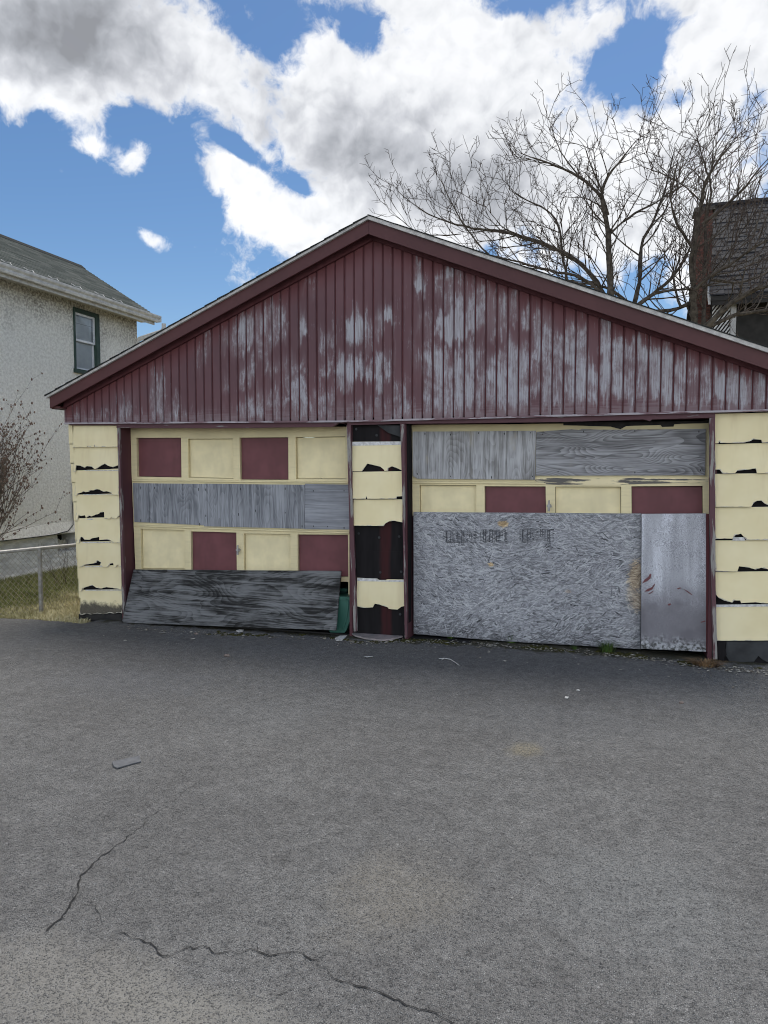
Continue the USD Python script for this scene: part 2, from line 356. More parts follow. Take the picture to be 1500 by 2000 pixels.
def tar_paper():
    g = G(); p = g.pos(); x, y, z = g.sep(p)
    n = g.noise(g.map(p, (22, 22, 3)), 1.0, 5.0, 0.6)
    c = g.mix(n, (0.006, 0.0055, 0.006), (0.022, 0.020, 0.021))
    sx = at(752, 1060, Y0)[0]
    st = g.ss(g.m('absolute', g.m('subtract', g.m('multiply_add', g.m('subtract', g.noise(g.map(p, (3, 3, 2)), 1.0, 3.0), 0.5), 0.08, x), sx)), 0.03, 0.07, 1.0, 0.0)
    c = g.mix(g.m('multiply', st, g.ss(g.noise(g.map(p, (20, 20, 2)), 1.0, 3.0), 0.25, 0.6, 0.25, 0.9)), c, (0.050, 0.017, 0.018))
    return g.make('tar_paper', g.pbsdf(c, 0.85, 0.1, normal=g.bump(n, 0.5, 0.006)))
def asphalt():
    g = G(); p = g.pos(); x, y, z = g.sep(p)
    flat = g.add('combine_xyz', 'vector', x=x, y=y, z=0.0)
    cell = g.voro(flat, 165.0, 'color'); cr, cg, cb = g.sep(cell)
    dist = g.voro(flat, 165.0, 'distance')
    big = g.voro(flat, 60.0, 'color'); br, bgr, bb = g.sep(big)
    stone = g.m('multiply', g.ss(cr, 0.25, 0.95), g.ss(dist, 0.62, 0.25))
    blot = g.noise(flat, 0.55, 5.0, 0.55)
    mid = g.noise(flat, 2.6, 5.0, 0.6)
    fine = g.noise(flat, 260.0, 3.0, 0.7)
    patchy = g.m('multiply_add', g.m('subtract', mid, 0.5), 0.6, blot)
    base = g.mix(g.ss(patchy, 0.3, 0.7), (0.226, 0.219, 0.206), (0.288, 0.282, 0.266))
    base = g.mix(g.ss(fine, 0.38, 0.62, 0.0, 0.75), base, (0.055, 0.055, 0.058))
    tone = g.mix(cb, (0.25, 0.26, 0.26), (0.50, 0.50, 0.485))
    c = g.mix(g.m('multiply', stone, g.ss(patchy, 0.2, 0.8, 0.6, 0.95)), base, tone)
    c = g.mix(g.m('multiply', g.ss(cg, 0.66, 0.80, 0.0, 0.6), g.ss(dist, 0.65, 0.35)), c, (0.036, 0.036, 0.038))
    c = g.mix(g.m('multiply', g.ss(bgr, 0.975, 0.985, 0, 0.35), g.ss(g.voro(flat, 60.0, 'distance'), 0.40, 0.2)), c, (0.55, 0.54, 0.52))
    grit = g.m('add', g.m('multiply', g.noise(flat, 48.0, 4.0, 0.7), 0.6), g.m('multiply', g.noise(flat, 13.0, 4.0, 0.65), 0.4))
    c = g.mix(1.0, c, g.ramp(grit, [(0.30, (0.52, 0.52, 0.52)), (0.5, (1.0, 1.0, 1.0)), (0.70, (1.5, 1.5, 1.5))]), 'multiply')
    # sandy dust and faded patches
    def spot(px, py, rx, ry, col, amp, c):
        q = atz(px, py, 0)
        dx = g.m('divide', g.m('subtract', x, q[0]), rx); dy = g.m('divide', g.m('subtract', y, q[1]), ry)
        r = g.m('sqrt', g.m('add', g.m('multiply', dx, dx), g.m('multiply', dy, dy)))
        r = g.m('multiply_add', g.m('subtract', g.noise(flat, 5.0, 6.0, 0.65), 0.5), 1.3, r)
        f = g.ss(r, 0.25, 1.0, amp, 0.0)
        f = g.m('multiply', f, g.m('multiply', g.ss(fine, 0.3, 0.6, 0.25, 1.0), g.ss(cg, 0.6, 0.8, 1.0, 0.35)))
        return g.mix(f, c, col)
    c = spot(770, 1745, 0.34, 0.42, (0.29, 0.26, 0.205), 0.42, c)
    c = spot(1025, 1470, 0.13, 0.16, (0.30, 0.26, 0.17), 0.7, c)
    c = spot(120, 1935, 0.75, 0.30, (0.33, 0.31, 0.27), 0.62, c)
    c = spot(400, 1985, 0.5, 0.18, (0.33, 0.315, 0.275), 0.5, c)
    c = spot(1240, 1750, 0.55, 0.55, (0.25, 0.265, 0.265), 0.28, c)
    c = spot(260, 1330, 0.9, 0.55, (0.22, 0.23, 0.245), 0.3, c)
    c = spot(1110, 1420, 0.8, 0.5, (0.21, 0.22, 0.23), 0.22, c)
    c = spot(520, 1400, 0.6, 0.5, (0.20, 0.21, 0.215), 0.2, c)
    # dark, damp and mossy strip where the drive meets the garage
    edge = g.m('multiply_add', g.m('subtract', mid, 0.5), 0.9, y)
    c = g.mix(g.ss(edge, Y0 - 1.45, Y0 - 0.8, 0.0, 0.05), c, g.mix(stone, (0.050, 0.048, 0.050), (0.085, 0.082, 0.082)))
    moss = g.ss(g.m('multiply_add', g.m('subtract', g.noise(flat, 8.0, 6.0, 0.65), 0.5), 0.62, y), Y0 - 0.14, Y0 - 0.03)
    c = g.mix(g.m('multiply', moss, 0.75), c, g.mix(g.noise(flat, 22.0, 3.0), (0.035, 0.032, 0.018), (0.075, 0.068, 0.025)))
    h = g.m('add', g.m('multiply', stone, 0.8), g.m('multiply', fine, 0.5))
    return g.make('old_asphalt', g.pbsdf(c, 0.9, 0.12, normal=g.bump(h, 1.0, 0.010)))
def simple(name, c1, c2, scale=8.0, rough=0.75, spec=0.3, stretch=(1, 1, 1), bump=0.3, bdist=0.004, detail=5.0, metal=0.0):
    g = G(); p = g.map(g.pos(), stretch)
    n = g.noise(p, scale, detail, 0.62)
    return g.make(name, g.pbsdf(g.mix(g.ss(n, 0.3, 0.7), c1, c2), rough, spec, normal=g.bump(n, bump, bdist), metallic=metal))
def by_random(name, stops, rough=0.8, noise_scale=40.0, spec=0.25, translucent=0.0):
    g = G(); r = g.add('attribute', 'fac', attribute='rnd')
    c = g.ramp(r, stops)
    n = g.noise(g.pos(), noise_scale, 4.0, 0.6)
    c = g.mix(g.ss(n, 0.3, 0.7, 0.0, 0.45), c, g.mix(0.5, c, (0.01, 0.01, 0.01)))
    return g.make(name, g.pbsdf(c, rough, spec, normal=g.bump(n, 0.4, 0.004)))
def stucco():
    g = G(); p = g.pos(); x, y, z = g.sep(p)
    n = g.noise(p, 26.0, 4.0, 0.6, 0.3); n2 = g.noise(p, 60.0, 3.0)
    h = g.m('add', n, g.m('multiply', n2, 0.35))
    c = g.mix(g.ss(n, 0.35, 0.65), (0.70, 0.67, 0.60), (0.87, 0.845, 0.77))
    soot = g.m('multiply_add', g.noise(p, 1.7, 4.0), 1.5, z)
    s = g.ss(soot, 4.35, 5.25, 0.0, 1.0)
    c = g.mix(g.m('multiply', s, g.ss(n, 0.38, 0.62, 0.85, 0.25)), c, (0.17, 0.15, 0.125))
    return g.make('pebbled_stucco', g.pbsdf(c, 0.9, 0.15, normal=g.bump(h, 0.8, 0.018)))

M = {}
M['cream'] = cream_siding(); M['stained'] = stained_siding(); M['gable'] = gable_paint(); M['tar'] = tar_paper()
M['groove'] = simple('groove_red_paint', (0.072, 0.020, 0.023), (0.10, 0.032, 0.036), 12.0)
M['fascia'] = paint_mat('brown_fascia_paint', (0.080, 0.027, 0.027), 0.10, 0.5, None, 2.0, (30, 30, 30), 0.08, 0.35, 0.2)
M['trim'] = worn_plum('chipped_plum_trim', 0.625, along='x')
M['worn'] = worn_plum('flaking_plum_trim', 0.545, (0.30, 0.285, 0.265))
M['jamb'] = worn_plum('sheltered_plum_paint', 0.70, (0.3, 0.28, 0.26), (0.092, 0.036, 0.042))
M['ledge'] = worn_plum('bleached_ledge_paint', 0.50, (0.42, 0.38, 0.40), (0.16, 0.10, 0.11), 'x')
M['drip'] = simple('grey_drip_edge', (0.34, 0.325, 0.31), (0.56, 0.54, 0.51), 14.0, 0.6, 0.4, (1, 1, 1), 0.2)
M['shingle_dark'] = simple('dark_roof_shingle', (0.016, 0.017, 0.017), (0.042, 0.045, 0.042), 40.0, 0.9, 0.2)
M['rail'] = paint_mat('door_cream_paint', (0.74, 0.64, 0.385), 0.07, 0.6, ((0.16, 0.145, 0.12), 0.735), 3.0, (6, 6, 60), 0.2)
M['panel_cream'] = paint_mat('panel_cream_paint', (0.79, 0.69, 0.425), 0.10, 0.55, None, 4.0, (7, 7, 2.5), 0.1, 0.3, 0.22)
M['panel_plum'] = paint_mat('panel_plum_paint', (0.152, 0.054, 0.059), 0.16, 0.5, None, 4.0, (10, 10, 3), 0.08, 0.35, 0.28)
M['peeled_rail'] = worn_plum('peeled_cream_rail', 0.515, (0.15, 0.14, 0.125), (0.74, 0.64, 0.40), 'x')
M['ply_v'] = plywood('plywood_upright_grain', 'z', (0.32, 0.33, 0.35), (0.15, 0.156, 0.17), 0.25, 0.0, 0.9, 0.0, 30.0, 5.0)
M['ply_h'] = plywood('plywood_level_grain', 'x', (0.32, 0.33, 0.355), (0.19, 0.197, 0.215), 0.0, 0.0, 0.8, 3.0)
M['ply_d'] = plywood('plywood_streaked_upright', 'z', (0.42, 0.42, 0.425), (0.20, 0.195, 0.19), 0.24, 0.5, 0.95, 5.0, 30.0, 5.5, 0.25)
M['ply_e'] = plywood('plywood_swirled_level', 'x', (0.35, 0.35, 0.36), (0.155, 0.152, 0.155), 0.5, 0.1, 0.72, 8.0, 40.0, 5.0)
M['ply_lean'] = plywood('plywood_blackened', 'x', (0.20, 0.20, 0.197), (0.045, 0.044, 0.042), 0.35, 0.0, 1.2, 12.0, 22.0, 4.0, 0.8)
M['osb'] = osb(); M['slab'] = slab_paint()
M['ink'] = simple('faded_black_ink', (0.03, 0.03, 0.034), (0.13, 0.135, 0.15), 60.0, 0.85, 0.15)
M['torn'] = simple('torn_cement_edge', (0.40, 0.37, 0.30), (0.66, 0.62, 0.52), 40.0)
M['bare'] = simple('bare_white_cement', (0.42, 0.41, 0.40), (0.72, 0.71, 0.70), 30.0)
M['black'] = simple('blackened_wood', (0.012, 0.012, 0.012), (0.032, 0.030, 0.028), 14.0)
M['skirt'] = simple('black_skirt_paint', (0.020, 0.021, 0.022), (0.050, 0.052, 0.054), 5.0, 0.7, 0.2)
M['asphalt'] = asphalt()
M['crack'] = simple('crack_dark', (0.012, 0.012, 0.012), (0.03, 0.029, 0.028), 60.0)
M['soil'] = simple('lawn_soil', (0.16, 0.135, 0.065), (0.30, 0.25, 0.12), 12.0)
M['stucco'] = stucco()
M['whitewash'] = simple('flaking_whitewash', (0.52, 0.52, 0.52), (0.86, 0.86, 0.85), 5.0, 0.8, 0.2, (1, 1, 3), 0.8, 0.03)
M['roof_green'] = by_random('green_grey_shingle', [(0.0, (0.070, 0.082, 0.072)), (0.5, (0.105, 0.117, 0.103)), (1.0, (0.15, 0.157, 0.14))], 0.9, 22.0)
M['gutter'] = simple('gutter_white', (0.44, 0.43, 0.41), (0.66, 0.65, 0.62), 9.0, 0.45, 0.5)
M['green_trim'] = simple('dark_green_trim', (0.016, 0.036, 0.027), (0.03, 0.058, 0.044), 10.0, 0.5, 0.4)
M['sash'] = simple('white_sash', (0.66, 0.67, 0.69), (0.78, 0.79, 0.80), 6.0, 0.4, 0.5)
M['blind'] = simple('blind_slat', (0.72, 0.73, 0.74), (0.80, 0.81, 0.81), 9.0, 0.6)
M['steel'] = simple('galvanised_steel', (0.24, 0.235, 0.22), (0.40, 0.39, 0.37), 18.0, 0.45, 0.5, metal=0.35)
M['wire'] = simple('rusty_wire', (0.22, 0.19, 0.15), (0.40, 0.36, 0.29), 25.0, 0.6, 0.4)
M['cable'] = simple('black_cable', (0.015, 0.015, 0.015), (0.03, 0.03, 0.03), 20.0)
M['bark'] = simple('tree_bark', (0.042, 0.034, 0.027), (0.115, 0.096, 0.077), 14.0, 0.9, 0.15)
M['bark_pale'] = simple('pale_bark', (0.040, 0.033, 0.026), (0.115, 0.096, 0.074), 14.0, 0.9, 0.15)
M['twig'] = simple('twig_bark', (0.040, 0.030, 0.025), (0.105, 0.080, 0.066), 9.0, 0.9, 0.15)
M['shrub'] = simple('shrub_bark', (0.11, 0.092, 0.072), (0.21, 0.175, 0.14), 18.0, 0.9, 0.15)
M['bud'] = simple('reddish_bud', (0.12, 0.075, 0.055), (0.22, 0.155, 0.115), 18.0)
M['brick'] = by_random('chimney_brick', [(0.0, (0.055, 0.022, 0.017)), (0.5, (0.10, 0.040, 0.03)), (1.0, (0.135, 0.065, 0.05))])
M['mortar'] = simple('chimney_mortar', (0.05, 0.045, 0.04), (0.09, 0.08, 0.07), 30.0)
M['slate'] = by_random('roof_slate', [(0.0, (0.015, 0.016, 0.019)), (0.5, (0.021, 0.022, 0.027)), (1.0, (0.030, 0.031, 0.038))], 0.75, 18.0, 0.2)
M['lattice'] = simple('white_lattice', (0.45, 0.455, 0.46), (0.60, 0.60, 0.60), 12.0)
M['post'] = simple('grey_post', (0.32, 0.32, 0.32), (0.45, 0.45, 0.45), 9.0)
M['wall_brown'] = by_random('brown_clapboard', [(0.0, (0.045, 0.034, 0.025)), (1.0, (0.09, 0.070, 0.052))])
M['dark'] = simple('dark_interior', (0.015, 0.014, 0.013), (0.03, 0.028, 0.026), 5.0)
M['bin'] = simple('green_bin_plastic', (0.022, 0.088, 0.065), (0.034, 0.118, 0.088), 5.0, 0.42, 0.5, (1, 1, 1), 0.1)
M['bin_dark'] = simple('dark_green_plastic', (0.010, 0.040, 0.036), (0.016, 0.055, 0.048), 5.0, 0.5, 0.4)
M['slate_slab'] = simple('fallen_panel', (0.20, 0.19, 0.185), (0.36, 0.30, 0.29), 12.0, 0.7)
M['chip'] = by_random('paint_flakes', [(0.0, (0.62, 0.58, 0.48)), (0.35, (0.42, 0.40, 0.36)), (0.6, (0.22, 0.19, 0.15)), (0.8, (0.11, 0.09, 0.065)), (1.0, (0.60, 0.55, 0.40))])
M['paper'] = simple('dirty_white_scrap', (0.55, 0.53, 0.49), (0.75, 0.74, 0.70), 40.0)
M['stone'] = simple('small_stone', (0.16, 0.12, 0.10), (0.34, 0.28, 0.24), 60.0)
M['scrap'] = simple('grey_shingle_scrap', (0.11, 0.113, 0.118), (0.16, 0.163, 0.168), 40.0, 0.85)
M['weed'] = by_random('weed_blade', [(0.0, (0.030, 0.070, 0.014)), (0.6, (0.060, 0.115, 0.022)), (1.0, (0.11, 0.14, 0.035))], 0.6)
M['straw'] = by_random('dry_straw', [(0.0, (0.17, 0.10, 0.05)), (0.5, (0.27, 0.16, 0.08)), (1.0, (0.38, 0.26, 0.14))])
M['moss'] = simple('dull_moss', (0.030, 0.032, 0.012), (0.085, 0.078, 0.025), 60.0, 0.95, 0.1)
def lawn_blade():
    g = G(); p = g.pos(); isl = g.add('attribute', 'fac', attribute='rnd'); x, y, z = g.sep(p)
    dry = g.ramp(isl, [(0.0, (0.44, 0.38, 0.19)), (0.5, (0.62, 0.55, 0.31)), (1.0, (0.74, 0.67, 0.43))])
    gre = g.ramp(isl, [(0.0, (0.085, 0.105, 0.028)), (0.6, (0.14, 0.155, 0.045)), (1.0, (0.26, 0.235, 0.09))])
    f = g.ss(g.m('multiply_add', g.noise(p, 2.2, 4.0), 1.4, g.m('multiply', x, -0.9)), 6.0, 6.9)
    return g.make('lawn_blade', g.pbsdf(g.mix(f, dry, gre), 0.7, 0.2))
M['lawn'] = lawn_blade()
def pane_mat():
    g = G()
    fr = g.add('fresnel', 'fac', IOR=1.5)
    return g.make('window_pane', g.add('mix_closure', 'closure', fac=fr, closure1=g.add('transparent_bsdf', 'BSDF', color=(0.93, 0.95, 0.95)), closure2=g.add('glossy_bsdf', 'BSDF', color=(1, 1, 1), roughness=0.02)))
M['pane'] = pane_mat()

# ------------------------------------------------------------------ ground
xs = np.concatenate([[-600, -150, -50, -20, -10], np.arange(-7, 3.01, 0.25), [6, 12, 30, 150, 600]])
ys = np.concatenate([[-600, -100, -30, -8, -2], np.arange(0, 7.01, 0.25), [9, 14, 22, 50, 150, 600]])
def grid(xs, ys, zf):
    X, Y = np.meshgrid(xs, ys); v = np.stack([X.ravel(), Y.ravel(), zf(X, Y).ravel()], 1)
    n, m = len(xs), len(ys); i = np.arange((m - 1) * n).reshape(m - 1, n)[:, :-1].ravel()
    return v, np.stack([i, i + 1, i + n + 1, i + n], 1)
v, f = grid(xs, ys, lambda X, Y: ground_z(X, Y) - 0.035)
tag(obj('ground', (v, f), M['soil'], smooth=True), kind='structure')
def asphalt_sheet():
    edge = [(-40, 5.75), (-9, 5.85)] + [tuple(atz(px, py, 0)[:2]) for px, py in ((0, 1207), (40, 1208), (80, 1211), (120, 1214), (165, 1219))]
    ex, ey = np.array([e[0] for e in edge]), np.array([e[1] for e in edge])
    X0 = np.concatenate([[-40, -20, -12, -9], np.arange(-7.5, 3.01, 0.06), [5, 9, 20, 40]])
    T = np.concatenate([np.linspace(0, 0.45, 6), np.linspace(0.5, 1, 120)])
    v = []
    for t in T:
        top = np.where(X0 < ex[-1], np.interp(X0, ex, ey) + 0.025 * (meshkit.noise(np.stack([X0 * 7, X0 * 0, X0 * 0], 1), 3) - 0.5) * 2, Y0 + 0.2)
        y = -14 + (top + 14) * t
        z = ground_z(X0, y) + 0.012 * (meshkit.fbm(np.stack([X0 * 0.9, y * 0.9, X0 * 0], 1), 3, 5) - 0.5) * np.clip((Y0 - 0.2 - y) / 1.0, 0, 1)
        v.append(np.stack([X0, y, z], 1))
    n, m = len(X0), len(T)
    v = np.vstack(v); i = np.arange((m - 1) * n).reshape(m - 1, n)[:, :-1].ravel()
    return v, np.stack([i, i + 1, i + n + 1, i + n], 1)
asphalt_prim = tag(obj('driveway', asphalt_sheet(), M['asphalt'], smooth=True), kind='structure')
def road_z(x, y):
    return ground_z(x, y) + 0.012 * (meshkit.fbm(np.stack([x * 0.9, y * 0.9, x * 0], 1), 3, 5) - 0.5) * np.clip((Y0 - 0.2 - y) / 1.0, 0, 1)
def crack(pts, w0, w1, seed, jit=0.012):
    r = np.random.default_rng(seed)
    P = np.array([atz(px, py, 0)[:2] for px, py in pts])
    d = np.r_[0, np.cumsum(np.linalg.norm(np.diff(P, axis=0), axis=1))]
    t = np.arange(0, d[-1], 0.022)
    c = np.stack([np.interp(t, d, P[:, 0]), np.interp(t, d, P[:, 1])], 1)
    n = len(t); j = np.cumsum(r.normal(0, 0.006, (n, 2)), 0); j -= np.linspace(0, 1, n)[:, None] * j[-1]
    c += j * 0.6 + r.normal(0, jit * 0.42, (n, 2))
    tan = np.gradient(c, axis=0); tan /= np.maximum(np.linalg.norm(tan, axis=1, keepdims=True), 1e-9); nr = np.stack([-tan[:, 1], tan[:, 0]], 1)
    w = np.interp(t / d[-1], np.linspace(0, 1, len(w0 if not np.isscalar(w0) else [0, 0])), w0 if not np.isscalar(w0) else [w0, w1])
    w = 0.44 * w * r.uniform(0.25, 1.5, n); w[0] = w[-1] = 0.0005
    a, b = c + nr * w[:, None] / 2, c - nr * w[:, None] / 2
    v = np.vstack([np.c_[a, road_z(a[:, 0], a[:, 1]) + 0.0035], np.c_[b, road_z(b[:, 0], b[:, 1]) + 0.0035]])
    i = np.arange(n - 1)
    return v, np.stack([i + n, i + n + 1, i + 1, i], 1)
for k, (pts, ws) in enumerate([
    ([(92, 1822), (130, 1790), (145, 1770), (160, 1735), (152, 1722), (175, 1700), (210, 1672), (245, 1640), (285, 1615), (290, 1600), (335, 1572)], [0.016, 0.013, 0.014, 0.010, 0.007, 0.006]),
    ([(335, 1572), (375, 1540), (420, 1500)], [0.005, 0.003, 0.001]),
    ([(142, 1782), (165, 1765), (185, 1768), (198, 1795), (201, 1815)], [0.003, 0.006, 0.004]),
    ([(205, 1830), (230, 1825), (262, 1838), (298, 1852), (322, 1877), (360, 1865), (405, 1858), (440, 1872), (470, 1872), (502, 1862), (520, 1874), (575, 1868), (610, 1887), (650, 1925), (700, 1938), (745, 1948), (800, 1975), (850, 1990), (905, 2003)], [0.007, 0.011, 0.008, 0.010, 0.008, 0.010, 0.008]),
    ([(502, 1862), (500, 1840)], [0.006, 0.002]),
    ([(525, 1940), (545, 1944), (580, 1930)], [0.004, 0.007, 0.002])]):
    obj('crack', crack(pts, ws, None, 40 + k), M['crack'], asphalt_prim)

# ------------------------------------------------------------------ the garage
garage = thing('garage', 'low two-door garage with peeling plum gable and broken cream shingle piers', 'garage')
YG, YF = Y0 - 0.04, Y0 - 0.17           # faces of the gable boards and of the rake fascia
YB = Y0 + 6.6
LINTEL = 2.075
cX = lambda s, ox, oy: (lambda q: [(ox + x / s, oy + y / s) for x, y in q])
c2, c3, c4, c5, c6 = cX(4.444, 0, 800), cX(4.1667, 120, 800), cX(4.1667, 440, 800), cX(4.0, 780, 800), cX(3.5725, 1100, 780)
# shell behind the cladding
shell = MB()
shell.add(hull([(x + k, y, z) for x, z in ((XL + 0.035, 2.2), (at(158, 1190, Y0)[0] + 0.035, 0.0)) for k in (0, 0.1) for y in (Y0 + 0.125, YB)])); shell.add(box(XR - 0.14, XR - 0.02, Y0 + 0.04, YB, 0.0, 2.2))
shell.add(box(XL + 0.02, XR - 0.02, YB, YB + 0.12, 0.0, 2.2))
obj('wall', shell.mesh(), M['cream'], garage)
obj('floor', box(XL + 0.05, XR - 0.05, Y0 + 0.02, YB, -0.05, 0.035), M['dark'], garage)
obj('ceiling', box(XL + 0.15, XR - 0.15, Y0 + 0.3, YB - 0.01, 2.22, 2.26), M['dark'], garage)
rear = prism([(XL, 2.2), (XR, 2.2), (XA, 3.75)], YB, 0.1)
obj('rear_gable', rear, M['groove'], garage)
XLB = at(158, 1190, Y0)[0]
xc = lambda z: XL + (XLB - XL) * np.clip((2.08 - z) / 2.05, 0, 1)
# building paper behind the piers
xjl, xjl2 = at(234, 1000, Y0)[0], at(688, 1000, Y0)[0]
piers = [(XL + 0.02, at(236, 1000, Y0)[0]), (at(686, 1040, Y0)[0], at(797, 1040, Y0)[0]), (at(1390, 1040, Y0)[0], XR - 0.02)]
for i, (x0, x1) in enumerate(piers):
    b0 = xc(0.02) + 0.012 if i == 0 else x0
    obj('tar_paper', hull([(x, y, z) for xa, z in ((x0, 2.13), (b0, 0.02)) for x in (xa, x1) for y in (Y0 + 0.018, Y0 + 0.12)]), M['tar'], garage)
# torn flaps of paper in the centre pier
obj('paper_flap', prism(pq(c4([(1240, 128), (1420, 128), (1425, 222), (1330, 190)]), Y0), Y0 + 0.004, 0.004, 0.01, 2.1, 0.2), M['skirt'], garage)
obj('paper_flap', prism(pq(c4([(1060, 1150), (1440, 1155), (1452, 1375), (1068, 1370)]), Y0), Y0 + 0.010, 0.004), M['tar'], garage)

def shingle(pts_px, mat='cream', tilt=0.022, yf=Y0 + 0.004, name='siding_shingle'):
    q = pq(pts_px, Y0 - 0.006); zs = [z for _, z in q]
    m = prism(q, yf, 0.006, tilt, max(zs), max(zs) - min(zs))
    core = obj(name, m, M['torn'], garage)
    P = Polygon(q).buffer(0); z_hi = max(zs)
    c = np.array(P.segmentize(0.007).exterior.coords)[:-1]; n = len(c)
    tan = np.roll(c, -1, 0) - np.roll(c, 1, 0); tan /= np.maximum(np.linalg.norm(tan, axis=1, keepdims=True), 1e-9)
    nr = np.stack([-tan[:, 1], tan[:, 0]], 1) * (1 if P.exterior.is_ccw else -1)
    low = np.clip((z_hi - c[:, 1]) / (z_hi - min(zs)) * 2 - 0.7, 0, 1)
    inset = 0.0006 + low * np.clip(meshkit.noise(np.stack([c[:, 0] * 38, c[:, 1] * 38, c[:, 0] * 0], 1), 5) * 0.014 - 0.0045, 0, 0.009)
    F = Polygon(c + nr * inset[:, None]).buffer(0)
    if F.geom_type != 'Polygon': F = max(F.geoms, key=lambda a_: a_.area)
    obj('painted_face', prism(np.array(F.exterior.coords)[:-1], yf - 0.0012, 0.0011, tilt, z_hi, z_hi - min(zs)), M[mat], core)
    return core
def bare_strip(host, pts_px, yf=Y0 - 0.006):
    if yf == Y0 - 0.006 and len(pts_px) == 4:
        (xa, ya), (xb, yb), c_, d_ = pts_px; pts_px = [(xa, ya * 0.45 + d_[1] * 0.55), (xb, yb * 0.45 + c_[1] * 0.55), c_, d_]
    obj('bare_edge', prism(pq(pts_px, Y0 - 0.008), yf, 0.003), M['bare'], host)

# left pier, from the top down (measured on the photograph)
Lp = [
    ([(632, 138), (1020, 138), (1026, 318), (1026, 324), (830, 325), (826, 308), (822, 325), (770, 326), (766, 312), (762, 326), (638, 328)], None),
    ([(640, 322), (1026, 318), (1030, 482), (1010, 490), (985, 500), (962, 494), (940, 487), (912, 470), (880, 487), (850, 508), (828, 517), (800, 497), (783, 494), (755, 490), (740, 504), (715, 495), (700, 487), (664, 485), (662, 538), (645, 538)], [(735, 519), (1027, 514), (1027, 530), (735, 531)]),
    ([(652, 528), (1028, 512), (1036, 742), (976, 740), (972, 722), (930, 708), (905, 713), (882, 703), (870, 695), (845, 690), (818, 700), (790, 700), (772, 714), (745, 716), (730, 710), (705, 722), (682, 728), (674, 747), (655, 747)], [(722, 725), (1034, 736), (1034, 741), (722, 742)]),
    ([(664, 738), (1035, 728), (1045, 918), (1030, 928), (1014, 945), (978, 944), (970, 928), (962, 945), (912, 946), (905, 888), (870, 893), (860, 905), (832, 912), (800, 926), (776, 922), (752, 940), (742, 916), (708, 924), (684, 918), (680, 956), (664, 956)], [(755, 938), (800, 936), (806, 956), (755, 956)]),
    ([(672, 944), (1044, 930), (1050, 1154), (985, 1154), (962, 1135), (938, 1128), (910, 1128), (866, 1132), (864, 1104), (835, 1112), (802, 1116), (782, 1130), (738, 1128), (716, 1104), (704, 1108), (692, 1158), (672, 1158)], [(715, 1142), (960, 1140), (960, 1155), (715, 1158)]),
    ([(680, 1148), (1049, 1140), (1056, 1366), (1038, 1366), (1034, 1350), (1018, 1348), (1014, 1366), (994, 1366), (986, 1332), (960, 1336), (940, 1366), (894, 1366), (872, 1346), (880, 1325), (848, 1310), (838, 1330), (780, 1340), (738, 1346), (718, 1364), (680, 1366)], [(735, 1354), (890, 1352), (890, 1366), (735, 1368)]),
    ([(688, 1356), (1056, 1350), (1060, 1560), (1000, 1550), (930, 1540), (880, 1552), (842, 1546), (806, 1524), (760, 1536), (722, 1550), (712, 1575), (688, 1575)], [(740, 1556), (1058, 1556), (1058, 1570), (740, 1572)]),
    ([(698, 1566), (1060, 1560), (1062, 1766), (1030, 1758), (1000, 1770), (960, 1762), (900, 1774), (850, 1766), (800, 1776), (760, 1770), (722, 1778), (700, 1776)], None)]
for i, (q, strip) in enumerate(Lp):
    s = shingle(c2(q), 'stained' if i == 7 else 'cream')
    if strip: bare_strip(s, c2(strip))
obj('foundation_block', box(at(167, 1200, Y0)[0], at(238, 1200, Y0)[0], Y0 + 0.0, Y0 + 0.2, -0.02, at(200, 1200, Y0)[2] + 0.02), M['black'], garage)
# centre pier
Cp = [
    ([(1030, 262), (1434, 258), (1437, 496), (1400, 478), (1355, 462), (1326, 475), (1324, 500), (1295, 500), (1290, 488), (1262, 465), (1200, 450), (1156, 440), (1134, 470), (1112, 502), (1030, 503)], [(1031, 263), (1433, 259), (1434, 286), (1031, 294)]),
    ([(1035, 508), (1437, 500), (1443, 704), (1400, 708), (1394, 725), (1160, 726), (1150, 705), (1146, 726), (1036, 726)], None),
    ([(1042, 732), (1442, 730), (1444, 918), (1380, 905), (1336, 908), (1302, 928), (1292, 947), (1170, 946), (1045, 944)], None),
    ([(1070, 1370), (1232, 1376), (1250, 1388), (1300, 1388), (1320, 1382), (1455, 1384), (1458, 1598), (1430, 1606), (1402, 1628), (1330, 1622), (1324, 1610), (1250, 1586), (1216, 1580), (1200, 1610), (1130, 1614), (1068, 1602)], [(1071, 1371), (1230, 1377), (1250, 1390), (1300, 1390), (1455, 1386), (1455, 1404), (1071, 1396)])]
for q, strip in Cp:
    s = shingle(c4(q), tilt=0.010 if strip else 0.022)
    if strip: bare_strip(s, c4(strip), Y0 - 0.0005)
